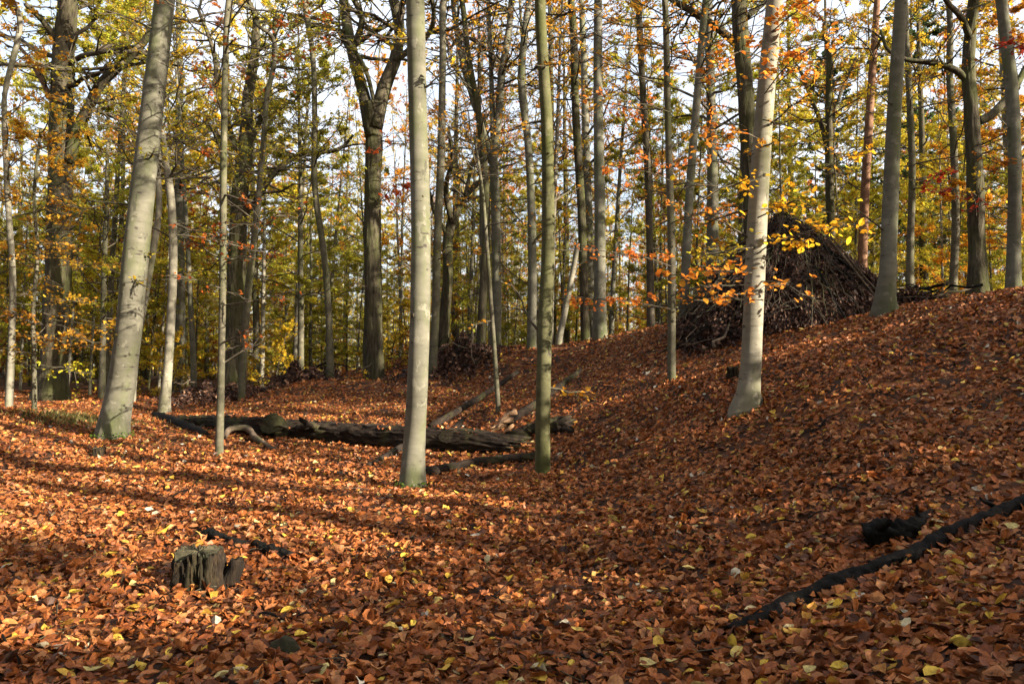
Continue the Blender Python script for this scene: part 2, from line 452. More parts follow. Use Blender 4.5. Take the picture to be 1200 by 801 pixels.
# ------------------------------------------------------------------ trees that can be told apart: traced trunks (u, v, width in px), depth Y
# key, label, pts, Y, bark, height, crown start, leaves, tint, flare, twigs
YEL, OLI, ORA, COP, GRN, RED = (.52, .38, .035), (.36, .33, .045), (.54, .29, .035), (.42, .17, .03), (.20, .25, .05), (.40, .12, .03)
HERO = [
 dict(name='beech_tree', label='stout smooth grey beech leaning over, banded with shadow, by the grassy patch', pts=[(132, 515, 35), (141, 460, 31), (149, 400, 28.5), (160, 290, 28), (173, 170, 26), (193, 0, 22.5)], Y=14.0, bark='beech', H=20, hc=9, nl=2500, tint=OLI, flare=(.42, .16, 5), twigs=10, mossfoot=True),
 dict(name='beech_tree', label='tall straight grey beech standing in front of the thick fallen log', pts=[(483, 570, 30), (486, 510, 25.5), (489, 450, 24), (493, 300, 23), (490, 150, 22), (486, 0, 22)], Y=10.0, bark='beech', H=19, hc=8.5, nl=2500, tint=YEL, flare=(.5, .12, 5), twigs=3, mossfoot=True),
 dict(name='beech_tree', label='pale silvery beech with dark scars rooted on the leafy slope, yellow sprays around its trunk', pts=[(876, 480, 28), (880, 430, 24), (882, 380, 23), (889, 230, 23), (898, 100, 20.5), (908, 0, 18.5)], Y=10.5, bark='pale', H=17, hc=8.5, nl=2500, tint=ORA, flare=(.9, .13, 4), twigs=6),
 dict(name='mossy_tree', label='slim tree with moss green bark beside the broken pale pole', pts=[(636, 558, 18), (637, 450, 17), (639, 375, 17), (642, 300, 16), (641, 150, 14), (633, 0, 13)], Y=11.2, bark='mossy', H=14, hc=8, nl=1200, tint=ORA, flare=(.2, .15, 3), twigs=5),
 dict(name='beech_tree', label='smooth grey beech on the crest beside the brushwood shelter', pts=[(1036, 372, 26), (1040, 320, 19), (1043, 250, 18), (1048, 130, 16), (1056, 0, 14)], Y=14.0, bark='beech', H=18, hc=9.5, nl=2200, tint=YEL, flare=(.6, .16, 4), twigs=2),
 dict(name='young_beech', label='thin straight grey stem halfway up the bare leafy slope', pts=[(787, 447, 10), (787, 300, 9.5), (783, 150, 8), (779, 0, 7)], Y=14.0, bark='slim', H=11, hc=4.5, nl=1500, tint=ORA, flare=(.2, .1, 3), twigs=9),
 dict(name='young_beech', label='thin knobbly stem standing in front of the dark end of the log', pts=[(257, 536, 9.5), (259, 450, 8.5), (261, 330, 8), (262, 200, 8), (264, 80, 7), (268, 0, 6.5)], Y=12.3, bark='slim', H=11, hc=6.5, nl=700, tint=RED, flare=(.2, .1, 3), twigs=12),
 dict(name='oak_tree', label='massive dark oak with a thick upturned bough and a torn brown branch', pts=[(61, 474, 40), (63, 430, 31), (67, 350, 28), (70, 260, 27), (72, 150, 25), (75, 60, 23), (80, 0, 20)], Y=22.0, bark='oak', H=19, hc=9, nl=4200, tint=OLI, flare=(.3, .4, 5), twigs=8,
      boughs=[[(80, 190, 14), (92, 150, 13), (104, 125, 12), (118, 98, 11), (140, 78, 10), (168, 50, 8), (190, 10, 6)], [(68, 135, 6), (52, 100, 6), (36, 72, 5), (18, 50, 4)], [(76, 60, 8), (50, 25, 6), (30, 5, 5)]]),
 dict(name='oak_tree', label='dark oak forking into two crooked stems above a mossy foot', pts=[(438, 474, 28), (438, 430, 24), (437, 330, 20), (437, 230, 19), (438, 150, 19), (436, 118, 17)], Y=24.0, bark='oak', H=0, hc=6, nl=0, tint=YEL, flare=(.25, .3, 5), twigs=5, mossfoot=True,
      boughs=[[(436, 160, 15), (426, 110, 15), (415, 70, 13), (405, 20, 12), (396, -60, 10), (380, -150, 7)], [(440, 150, 17), (449, 105, 17), (464, 65, 14), (468, 35, 13), (459, -10, 12), (455, -80, 10), (470, -170, 7)],
              [(462, 72, 8), (485, 55, 7), (505, 35, 6), (508, 10, 5), (498, -20, 4)], [(418, 50, 8), (424, 20, 7), (412, -5, 6)], [(441, 130, 5), (425, 75, 5), (400, 40, 4), (385, 30, 3)]]),
 dict(name='beech_tree', label='grey beech standing on the ridge where the leafy slope ends', pts=[(703, 398, 17), (703, 330, 14), (703, 250, 13.5), (701, 120, 11.5), (701, 0, 10)], Y=22.0, bark='beech', H=20, hc=9, nl=2200, tint=ORA, flare=(.4, .3, 4), twigs=4),
 dict(name='beech_tree', label='grey beech whose trunk splits into a narrow upright fork', pts=[(580, 415, 14), (582, 350, 11.5), (581, 260, 11), (579, 200, 11), (577, 175, 11)], Y=24.0, bark='beech', H=0, hc=6, nl=0, tint=ORA, flare=(.3, .25, 4), twigs=4,
      boughs=[[(577, 190, 10), (566, 150, 9), (553, 110, 8), (540, 60, 8), (532, 10, 7), (528, -60, 5)], [(579, 185, 10), (585, 130, 9), (588, 90, 9), (597, 30, 8), (602, -60, 6)], [(578, 160, 7), (576, 90, 6), (572, 0, 5), (570, -60, 3)]]),
 dict(name='young_beech', label='dark slender stem close beside the beech with the narrow fork', pts=[(563, 414, 11), (567, 330, 10), (570, 250, 9), (563, 150, 8), (548, 60, 7), (541, 0, 6)], Y=23.0, bark='oak', H=13, hc=6, nl=600, tint=ORA, flare=(.2, .2, 3), twigs=5),
 dict(name='young_beech', label='very thin pale stem rising from the fallen poles', pts=[(584, 486, 6), (580, 420, 5.5), (575, 350, 5), (570, 280, 4.5), (566, 230, 4), (556, 160, 3)], Y=15.5, bark='slim', H=0, hc=5, nl=300, tint=ORA, flare=None, twigs=4),
 dict(name='young_beech', label='slim grey trunk close behind the tall straight beech by the log', pts=[(507, 442, 10), (510, 380, 9.5), (512, 300, 9.5), (517, 180, 9), (519, 60, 8), (520, 0, 8)], Y=21.0, bark='slim', H=14, hc=8, nl=800, tint=YEL, flare=(.2, .2, 3), twigs=5),
 dict(name='oak_tree', label='dark twisted small oak with a wide crooked crown behind the bracken heap', pts=[(519, 418, 15), (521, 370, 13), (525, 320, 12), (525, 280, 12), (530, 255, 11)], Y=28.0, bark='oak', H=0, hc=5, nl=0, tint=ORA, flare=(.2, .3, 4), twigs=6,
      boughs=[[(529, 262, 9), (540, 238, 8), (552, 222, 7), (566, 210, 5), (590, 195, 3)], [(529, 258, 7), (522, 225, 6), (530, 185, 5), (525, 150, 4)], [(527, 280, 6), (510, 250, 5), (500, 215, 4), (490, 190, 3)], [(545, 230, 5), (556, 185, 4), (575, 150, 3)]]),
 dict(name='beech_tree', label='slim sinuous grey beech between the forked beech and the mossy tree', pts=[(623, 407, 11), (624, 340, 10), (623, 250, 9.5), (619, 170, 9), (611, 90, 9), (616, 30, 8), (620, 0, 7)], Y=22.5, bark='beech', H=15, hc=8, nl=700, tint=ORA, flare=(.3, .2, 3), twigs=6),
 dict(name='young_beech', label='dark straight trunk close beside the grey beech on the ridge', pts=[(686, 400, 11), (684, 330, 10.5), (681, 240, 10), (675, 140, 9.5), (669, 0, 8)], Y=25.0, bark='oak', H=15, hc=8, nl=1000, tint=ORA, flare=(.2, .2, 3), twigs=6),
 dict(name='dead_tree', label='thin pale dead stem leaning across in the gap below the ridge', pts=[(654, 408, 8), (662, 365, 7), (671, 320, 6.5), (677, 285, 6)], Y=24.0, bark='pale', H=0, hc=9, nl=0, tint=ORA, flare=None, twigs=2),
 dict(name='oak_tree', label='tall dark oak behind the pale scarred beech, its reddish bough reaching out', pts=[(884, 372, 21), (882, 300, 19), (879, 200, 19), (873, 100, 18.5), (868, 40, 18), (866, 0, 17)], Y=19.0, bark='oak', H=17, hc=8, nl=3500, tint=ORA, flare=(.2, .3, 4), twigs=8,
      boughs=[[(869, 58, 9), (852, 42, 9), (834, 28, 8), (812, 14, 8), (788, 0, 7), (760, -25, 5)], [(876, 20, 6), (895, 5, 5), (930, -20, 4)]]),
 dict(name='oak_tree', label='thick mossy oak on the crest with a horizontal arm and an upswept bough', pts=[(1146, 348, 24), (1145, 290, 19), (1143, 220, 18), (1139, 140, 16), (1135, 70, 14), (1139, 20, 13), (1145, -30, 12)], Y=18.0, bark='oak', H=14, hc=7.5, nl=3000, tint=YEL, flare=(.25, .3, 4), twigs=5,
      boughs=[[(1137, 100, 8), (1122, 84, 8), (1106, 77, 7), (1085, 73, 6), (1062, 70, 5), (1040, 58, 4), (1032, 35, 3)], [(1146, 142, 10), (1160, 136, 10), (1174, 122, 9), (1190, 102, 8), (1205, 75, 7), (1225, 60, 5)], [(1137, 45, 8), (1127, 22, 7), (1112, 5, 6), (1095, -20, 5)]]),
 dict(name='beech_tree', label='smooth grey trunk beyond the mossy oak with the upswept bough', pts=[(1187, 347, 17), (1188, 280, 14.5), (1189, 200, 14), (1185, 100, 14), (1177, 30, 12.5), (1169, -30, 12)], Y=16.0, bark='beech', H=16, hc=8.5, nl=1600, tint=COP, flare=(.4, .22, 4), twigs=3),
 dict(name='pine_tree', label='slender trunk behind the shelter with reddish light coloured into its bark', pts=[(1010, 350, 11), (1013, 240, 10), (1018, 150, 9), (1024, 60, 8), (1028, 0, 7)], Y=25.0, bark='red', H=15, hc=8, nl=900, tint=ORA, flare=(.2, .2, 3), twigs=6),  # reddish light on this trunk is put into its bark colour
 dict(name='beech_tree', label='pale slim beech with a sunlit foot at the far end of the log', pts=[(192, 484, 14), (196, 440, 11), (200, 380, 10), (203, 290, 9.5), (200, 230, 9), (193, 180, 8), (185, 110, 6), (188, 40, 5)], Y=19.5, bark='pale', H=10, hc=6, nl=1200, tint=YEL, flare=(.25, .2, 3), twigs=6),
 dict(name='beech_tree', label='pale leaning stem just behind the stout leaning beech', pts=[(153, 470, 11), (160, 400, 10), (170, 345, 9), (179, 295, 8), (186, 250, 7), (186, 200, 6), (190, 150, 5)], Y=20.5, bark='pale', H=0, hc=6, nl=600, tint=YEL, flare=(.2, .2, 3), twigs=4),
 dict(name='oak_tree', label='thick dark oak with a long bowed bare bough beyond the log', pts=[(273, 468, 26), (275, 400, 21), (278, 310, 20), (281, 230, 19), (287, 180, 17), (290, 120, 13), (300, 40, 9)], Y=24.5, bark='oak', H=14, hc=6, nl=3000, tint=OLI, flare=(.2, .3, 4), twigs=9,
      boughs=[[(283, 262, 7), (300, 235, 7), (320, 205, 6.5), (340, 188, 6), (362, 178, 5), (385, 178, 4.5), (402, 172, 4), (414, 158, 3)], [(286, 200, 8), (272, 160, 7), (258, 120, 6), (250, 60, 5), (232, 10, 4)], [(287, 180, 7), (305, 140, 6), (318, 90, 5), (322, 20, 4)]]),
 dict(name='young_beech', label='green grey stem bending up in front of the thick dark oak', pts=[(283, 468, 9), (286, 410, 8.5), (291, 340, 8.5), (299, 270, 8), (306, 200, 7), (312, 120, 6), (316, 40, 5)], Y=21.5, bark='slim', H=11, hc=5, nl=2000, tint=OLI, flare=(.2, .15, 3), twigs=7),
 dict(name='young_beech', label='sinuous slim stem rising behind the low dark brush heap', pts=[(387, 445, 9), (386, 390, 8), (380, 300, 7.5), (369, 220, 7), (369, 140, 6.5), (366, 60, 6), (358, 0, 5)], Y=23.0, bark='slim', H=12, hc=6, nl=1300, tint=OLI, flare=(.2, .15, 3), twigs=8),
 dict(name='young_beech', label='thin pale stem beyond the dark oak with the torn brown branch', pts=[(10, 482, 9), (13, 420, 8), (15, 330, 7), (9, 230, 6.5), (5, 120, 6), (6, 0, 5)], Y=17.0, bark='pale', H=9, hc=3.6, nl=1500, tint=ORA, flare=(.2, .12, 3), twigs=10),
 dict(name='sapling', label='spindly brown sapling with copper leaves beside the massive dark oak', pts=[(40, 484, 6), (40, 420, 5), (39, 360, 4.5), (44, 300, 4), (40, 230, 3.5), (48, 150, 3)], Y=17.5, bark='slim', H=0, hc=2.2, nl=2000, tint=(.48, .29, .035), flare=None, twigs=8),
 dict(name='beech_tree', label='slim grey trunk leaning a little behind the thin stem on the slope', pts=[(801, 385, 11), (804, 300, 10.5), (810, 200, 10), (818, 100, 9), (827, 0, 8)], Y=18.0, bark='beech', H=12, hc=6, nl=1500, tint=ORA, flare=(.2, .2, 3), twigs=8),
 dict(name='young_beech', label='straight brownish trunk on the ridge near orange foliage', pts=[(763, 395, 10), (762, 320, 9), (759, 200, 8.5), (753, 100, 8), (748, 0, 7)], Y=25.5, bark='twig', H=14, hc=5, nl=2200, tint=ORA, flare=(.2, .2, 3), twigs=8),
 dict(name='oak_tree', label='dark small oak with a crooked fork showing over the shelter', pts=[(974, 352, 11), (974, 280, 10), (972, 200, 9), (971, 120, 7), (969, 50, 5)], Y=26.0, bark='oak', H=10, hc=6, nl=1500, tint=ORA, flare=None, twigs=8,
      boughs=[[(972, 190, 6), (962, 145, 5), (948, 108, 5), (937, 80, 4)], [(972, 150, 4), (985, 110, 4), (1003, 68, 3)]]),
 dict(name='young_beech', label='grey slim trunk next to the smooth beech on the crest', pts=[(1066, 352, 9), (1067, 280, 8), (1069, 200, 7.5), (1066, 120, 7), (1062, 40, 6)], Y=22.0, bark='slim', H=12, hc=4, nl=2000, tint=YEL, flare=None, twigs=8),
 dict(name='young_beech', label='grey slim trunk close to the mossy oak on the crest', pts=[(1117, 348, 9), (1120, 260, 8.5), (1118, 180, 8), (1113, 90, 7.5), (1110, 0, 6)], Y=23.5, bark='slim', H=12, hc=4, nl=2000, tint=OLI, flare=None, twigs=8),
]

# ------------------------------------------------------------------ terrain
ctrl = [pix(u, v, Y) for u, v, Y in [
    (0, 801, 3.9), (300, 801, 3.9), (600, 801, 3.9), (900, 801, 3.7), (1200, 801, 3.05), (1200, 590, 6.0), (1200, 450, 8.5), (1200, 349, 11.0),
    (1120, 355, 12.3), (1000, 700, 4.75), (1000, 550, 7.2), (1000, 450, 9.8), (1000, 400, 12.2), (930, 388, 15.5), (800, 560, 9.0), (700, 480, 14.0), (700, 430, 18.0),
    (600, 450, 20.0), (560, 428, 27.0), (400, 522, 14.2), (590, 526, 13.3), (205, 492, 17.5), (0, 484, 15.5), (0, 560, 11.0), (300, 640, 6.9), (0, 680, 5.8),
    (300, 463, 28.0), (520, 456, 25.0), (200, 458, 32.0), (860, 440, 12.0), (650, 640, 6.9), (750, 680, 5.9), (830, 392, 17.5)]]
for h in HERO:
    u, v, w = h['pts'][0]
    ctrl.append(pix(u, v, h['Y']))
ctrl += [np.array(c, float) for c in [
    (13, 14, 3.2), (15, 24, 3.2), (7, 30, 2.6), (-3, 42, 1.2), (-22, 42, .9), (22, 42, 2.2), (0, 62, 1.2), (42, 62, 1.5), (-42, 62, .9), (10.5, 6, 3.1),
    (12, 0, 3.0), (7.5, 0, 2.1), (4.6, 0, .85), (2.4, 0, .18), (0, 0, 0), (-3, 0, 0), (11, -10, 3.0), (6, -10, 1.3), (2, -10, .1), (-10, -6, 0), (-10, 4, .05), (-20, 10, .5), (-20, 26, .6),
    (26, 0, 3.3), (28, 20, 3.2), (22, -22, 3), (0, -25, .2), (-25, -20, .2), (0, 95, 1.2), (70, 95, 1.4), (-70, 95, 1.0), (70, 20, 2.5), (-60, 10, .6)]]
C = np.array(ctrl)


def _phi(r2):
    return 0.5 * r2 * np.log(r2 + 1e-12)


_S = 20.0
_P = C[:, :2] / _S
_K = _phi(((_P[:, None] - _P[None]) ** 2).sum(-1)) + np.eye(len(C)) * 2e-4
_A = np.block([[_K, np.c_[np.ones(len(C)), _P]], [np.c_[np.ones(len(C)), _P].T, np.zeros((3, 3))]])
_W = np.linalg.solve(_A, np.concatenate([C[:, 2], np.zeros(3)]))


def gz(x, y):
    """Ground height: a thin-plate surface through the points where trunks and things meet the ground, with low bumps."""
    x = np.atleast_1d(np.asarray(x, float)); y = np.atleast_1d(np.asarray(y, float))
    out = np.empty(len(x))
    for i in range(0, len(x), 20000):
        p = np.c_[x[i:i + 20000], y[i:i + 20000]] / _S
        d = _phi(((p[:, None] - _P[None]) ** 2).sum(-1))
        out[i:i + 20000] = d @ _W[:len(C)] + _W[len(C)] + p @ _W[len(C) + 1:]
    far = np.clip((np.hypot(x, y) - 70) / 40, 0, 1)
    out = np.clip(out, -0.6, 4.2) * (1 - far) + 1.2 * far
    return out + 0.022 * np.sin(2.3 * x + 1.1 * y) * np.sin(1.7 * y - .6 * x) + 0.03 * np.sin(.9 * x - 1.3 * y + 1) + .016 * np.sin(4.1 * x + .5) * np.sin(3.6 * y)


def g1(x, y):
    return float(gz(x, y)[0])


def gnormal(x, y):
    e = 0.06
    n = np.stack([-(gz(x + e, y) - gz(x - e, y)) / (2 * e), -(gz(x, y + e) - gz(x, y - e)) / (2 * e), np.ones(len(x))], -1)
    return unit(n)


def on_ground(u, v, lo=2.5, hi=60.0):
    """Where the view ray through a pixel meets the terrain."""
    ys = np.linspace(lo, hi, 1500)
    p = np.array([pix(u, v, y) for y in ys])
    below = np.nonzero(p[:, 2] <= gz(p[:, 0], p[:, 1]))[0]
    k = below[0] if len(below) else len(ys) - 1
    return p[k]


def warp(lo, hi, n, k=4.0):
    t = np.linspace(-1, 1, n)
    s = np.sinh(k * t) / math.sinh(k)
    return np.where(s < 0, -s * lo, s * hi)


gx, gy = warp(-260, 260, 260, 5.2), 8 + warp(-160, 320, 280, 5.0)
X, Yg = np.meshgrid(gx, gy)
Z = gz(X.ravel(), Yg.ravel())
i = np.arange(len(gy) - 1)[:, None] * len(gx); k = np.arange(len(gx) - 1)[None]
q = np.stack([i + k, i + k + 1, i + len(gx) + k + 1, i + len(gx) + k], -1).reshape(-1, 4)
floor = MB().add(np.c_[X.ravel(), Yg.ravel(), Z], quads=q).build('forest_ground', M['ground'])
floor['kind'] = 'structure'
floor['label'] = 'leaf strewn forest ground with a bank rising to one side'


# ------------------------------------------------------------------ fallen leaves
def litter(y0, y1, dens, tpl, smin, smax, zmax, tilt, seed, slack=1.6):
    r_ = np.random.default_rng(seed)
    area = 2 * (0.72 * (y1 + y0) / 2 + slack) * (y1 - y0)
    n = int(area * dens)
    y = y0 + (y1 - y0) * r_.random(n * 2)
    w = 0.72 * y + slack
    keep = r_.random(len(y)) < w / (0.72 * y1 + slack)
    y = y[keep][:n]; w = w[keep][:n]
    x = (r_.random(len(y)) * 2 - 1) * w
    patch = np.sin(1.9 * x + 1.3 * np.sin(1.1 * y)) * np.sin(2.3 * y + 1.7 * np.sin(.8 * x)) + .6 * np.sin(5.3 * x - 2.1 * y) * np.sin(4.4 * y + 1.2 * x)
    keep = r_.random(len(x)) > .42 * np.clip(patch, 0, 1)          # thinner cover in places shows the dark mould
    x, y = x[keep], y[keep]
    z = gz(x, y)
    nr = unit(gnormal(x, y) + r_.normal(0, tilt, (len(x), 3)) * np.array([1, 1, .3]))
    ax = r_.normal(size=(len(x), 3)); ax -= nr * (ax * nr).sum(-1, keepdims=True)
    c = np.c_[x, y, z + 0.006 + zmax * r_.random(len(x)) ** 1.4]
    sz = r_.uniform(smin, smax, len(x)) * np.where(r_.random(len(x)) < .16, r_.uniform(.3, .65, len(x)), 1.0) * np.where(r_.random(len(x)) < .04, 1.35, 1.0)
    return leaf_verts(c, ax, nr, sz, tpl, r_, 1.3, (.62, 1.3))


mb = MB()
for a in [(2.2, 5.0, 760, LEAF8, .055, .10, .05, .42, 1), (5.0, 8.0, 620, LEAF8, .055, .10, .05, .42, 2), (8.0, 13.0, 470, LEAF4, .06, .10, .05, .42, 3),
          (13.0, 20.0, 300, LEAF2, .065, .10, .045, .36, 4), (20.0, 32.0, 110, LEAF2, .08, .13, .05, .36, 5)]:
    v, f = litter(*a)
    mb.add(v, f, smooth=False)
r_ = np.random.default_rng(9)
for h in HERO:                                            # leaves banked against the feet of the trunks
    if h['Y'] > 17:
        continue
    p = pix(h['pts'][0][0], h['pts'][0][1], h['Y']); rad = h['pts'][0][2] * h['Y'] / FPX / 2
    n = int(260 * rad / .2)
    a = r_.uniform(0, 6.28, n); d = rad * (1.12 + (h['flare'][0] if h['flare'] else 0) * .35) + np.abs(r_.normal(0, .10, n))
    x, y = p[0] + np.cos(a) * d, p[1] + np.sin(a) * d
    out_ = np.c_[np.cos(a), np.sin(a), np.full(n, 1.3)]
    c = np.c_[x, y, gz(x, y) + .02 + .09 * r_.random(n) * np.exp(-(d - rad) / .12)]
    v, f = leaf_verts(c, r_.normal(size=(n, 3)), unit(out_ + r_.normal(0, .4, (n, 3))), r_.uniform(.05, .095, n), LEAF4, r_)
    mb.add(v, f, smooth=False)
lit = mb.build('leaf_litter', M['litter'])
n = 420
yy = 2.6 + 13 * r_.random(n) ** .8; xx = r_.uniform(-1, 1, n) * (.72 * yy + 1); aa = r_.uniform(0, 6.28, n); ll = r_.uniform(.08, .34, n)
t_ = np.linspace(-.5, .5, 5)
px = xx[:, None] + np.cos(aa)[:, None] * t_ * ll[:, None] + r_.normal(0, .006, (n, 5)); py = yy[:, None] + np.sin(aa)[:, None] * t_ * ll[:, None] + r_.normal(0, .006, (n, 5))
pz = gz(px.ravel(), py.ravel()).reshape(n, 5) + .035 + r_.uniform(0, .02, (n, 1)) + r_.normal(0, .006, (n, 5))
v, q = tubes(np.stack([px, py, pz], -1), r_.uniform(.0018, .005, (n, 1)) * np.linspace(1, .5, 5)[None], 4)
tl = MB().add(v, quads=q).build('twig_litter', M['twig'])
tl['kind'] = 'stuff'; tl['label'] = 'tiny broken twigs strewn among the fallen leaves'; tl['category'] = 'twigs'
lit['kind'] = 'stuff'
lit['label'] = 'deep carpet of fallen copper and brown beech leaves'
lit['category'] = 'leaves'

# the 300 leaves that show largest: pieces of the ground, twelve shapes shared among them
r_ = np.random.default_rng(77)
shapes = []
for k in range(12):
    v, f = leaf_verts(np.zeros((1, 3)), np.array([[1.0, 0, 0]]), np.array([[0, 0, 1.0]]), np.array([1.0]), LEAF8, r_)
    shapes.append(MB().add(v, f, smooth=False).mesh('fallen_leaf', M['litter']))
BIG = [(.38, .12, .03), (.30, .085, .02), (.24, .07, .02), (.56, .39, .05), (.44, .22, .035), (.36, .16, .06), (.52, .43, .16), (.28, .08, .02), (.16, .05, .02), (.34, .11, .03), (.20, .06, .018), (.40, .17, .05)]
big_mats = [leaf_mat('fallen_leaf_colour', [(0, c), (1, c)], trans=.18, rough=.45, spec=.22, blotch=4.0) for c in BIG]
for me_i in range(12):
    shapes[me_i].materials.clear(); shapes[me_i].materials.append(big_mats[me_i % len(big_mats)])
pts = []
while len(pts) < 300:
    u = r_.uniform(0, 1200); v = 801 - 190 * r_.random() ** 1.3
    pts.append(on_ground(u, v, 2.4, 9.0))
pts = np.array(pts)
nr = unit(gnormal(pts[:, 0], pts[:, 1]) + r_.normal(0, .22, (300, 3)))
for k in range(300):
    o = link('fallen_leaf', shapes[r_.integers(12)], floor)
    n = Vector(nr[k]); qn = n.to_track_quat('Z', 'Y')
    o.rotation_mode = 'QUATERNION'
    o.rotation_quaternion = qn @ Vector((0, 0, 1)).rotation_difference(Vector((0, 0, 1)))
    from mathutils import Quaternion
    o.rotation_quaternion = qn @ Quaternion((0, 0, 1), r_.uniform(0, 6.28))
    o.location = (pts[k][0], pts[k][1], g1(pts[k][0], pts[k][1]) + .045 + .012 * r_.random())
    s = r_.uniform(.065, .11)
    o.scale = (s, s, s)


# ------------------------------------------------------------------ crowns
def crown(mb, stem, r0, hc, n_b, blen, nleaf, lsize, r_, flat=0.25, up=0.5, thin=1.0, tpl=LEAF2, top=True, sub=5, droop=0.0, leafy_from=0.0):
    """Boughs, twigs (material 0) and leaves (material 1) growing from a stem given as an (n,3) polyline from foot to tip."""
    hgt = stem[:, 2] - stem[0, 2]
    H = hgt[-1]
    t = np.sort(r_.uniform(hc, H * .97, n_b))
    base = np.stack([np.interp(t, hgt, stem[:, k]) for k in range(3)], -1)
    az = np.arange(n_b) * 2.4 + r_.uniform(0, 6.28) + r_.normal(0, .5, n_b)
    frac = (t - hc) / max(H - hc, .1)
    ln = blen * (1.05 - .75 * frac) * r_.uniform(.55, 1.15, n_b)
    el = up * (.45 + .9 * frac) + r_.normal(0, .18, n_b)
    d = np.stack([np.cos(az) * np.cos(el), np.sin(az) * np.cos(el), np.sin(el)], -1)
    P = 7
    s = np.linspace(0, 1, P)
    wob = r_.normal(0, .07, (n_b, P, 3)).cumsum(1) * (s[None, :, None] > 0)
    path = base[:, None] + (d[:, None] * s[None, :, None] + wob * s[None, :, None] ** .6) * ln[:, None, None]
    path[..., 2] += (s[None] ** 2) * ln[:, None] * (.10 - droop)
    rad = (r0 * thin * (.42 - .28 * frac))[:, None] * (1 - .85 * s[None]) + .004
    v, q = tubes(path, rad, 5)
    mb.add(v, quads=q, mat=0)
    # twigs off the boughs
    nt_ = n_b * sub
    bi = np.repeat(np.arange(n_b), sub); ts = r_.uniform(.18, 1.0, nt_)
    f = ts * (P - 1); k0 = np.minimum(f.astype(int), P - 2); fr = (f - k0)[:, None]
    b2 = path[bi, k0] * (1 - fr) + path[bi, k0 + 1] * fr
    dd = unit(path[bi, k0 + 1] - path[bi, k0])
    side = unit(np.cross(dd, np.array([0, 0, 1.0]))) * np.where(r_.random(nt_) < .5, 1, -1)[:, None]
    d2 = unit(dd * r_.uniform(.5, 1.0, (nt_, 1)) + side * r_.uniform(.4, 1.1, (nt_, 1)) + np.array([0, 0, 1.0]) * r_.normal(flat * .4, flat, (nt_, 1)))
    l2 = ln[bi] * (1.1 - .6 * ts) * r_.uniform(.25, .62, nt_)
    P2 = 5
    s2 = np.linspace(0, 1, P2)
    w2 = r_.normal(0, .06, (nt_, P2, 3)).cumsum(1)
    p2 = b2[:, None] + (d2[:, None] * s2[None, :, None] + w2 * s2[None, :, None]) * l2[:, None, None]
    r2 = (rad[bi, k0] * .5)[:, None] * (1 - .8 * s2[None]) + .003
    v, q = tubes(p2, r2, 3)
    mb.add(v, quads=q, mat=0)
    # fine twigs
    sub3 = 3
    n3 = nt_ * sub3
    ti = np.repeat(np.arange(nt_), sub3); t3 = r_.uniform(.2, 1.0, n3)
    f = t3 * (P2 - 1); k3 = np.minimum(f.astype(int), P2 - 2); fr = (f - k3)[:, None]
    b3 = p2[ti, k3] * (1 - fr) + p2[ti, k3 + 1] * fr
    d3 = unit(d2[ti] + np.cross(d2[ti], np.array([0, 0, 1.0])) * r_.normal(0, .9, (n3, 1)) + r_.normal(0, flat, (n3, 3)) * np.array([.5, .5, 1]))
    l3 = l2[ti] * r_.uniform(.25, .6, n3)
    s3 = np.linspace(0, 1, 3)
    p3 = b3[:, None] + d3[:, None] * s3[None, :, None] * l3[:, None, None]
    p3[:, 1] += r_.normal(0, .03, (n3, 3)) * l3[:, None]
    v, q = tubes(p3, np.tile(np.array([.005, .004, .002]), (n3, 1)), 3)
    mb.add(v, quads=q, mat=0)
    if nleaf:
        # leaves in uneven clumps: some twigs full, others bare
        wgt = r_.random(n3) ** 2.2 * (b3[:, 2] - stem[0, 2] > leafy_from) + 1e-6
        li = r_.choice(n3, nleaf, p=wgt / wgt.sum())
        tt = r_.random(nleaf)[:, None]
        c = p3[li, 0] * (1 - tt) + p3[li, 2] * tt + r_.normal(0, .045, (nleaf, 3))
        nr = unit(np.array([0, 0, 1.0]) + r_.normal(0, .55, (nleaf, 3)))
        ax = d3[li] + r_.normal(0, .7, (nleaf, 3)); ax -= nr * (ax * nr).sum(-1, keepdims=True)
        ax[:, 2] -= .15
        v, f = leaf_verts(c, ax, nr, lsize * r_.uniform(.65, 1.25, nleaf), tpl, r_, .6)
        mb.add(v, f, mat=1, smooth=False)


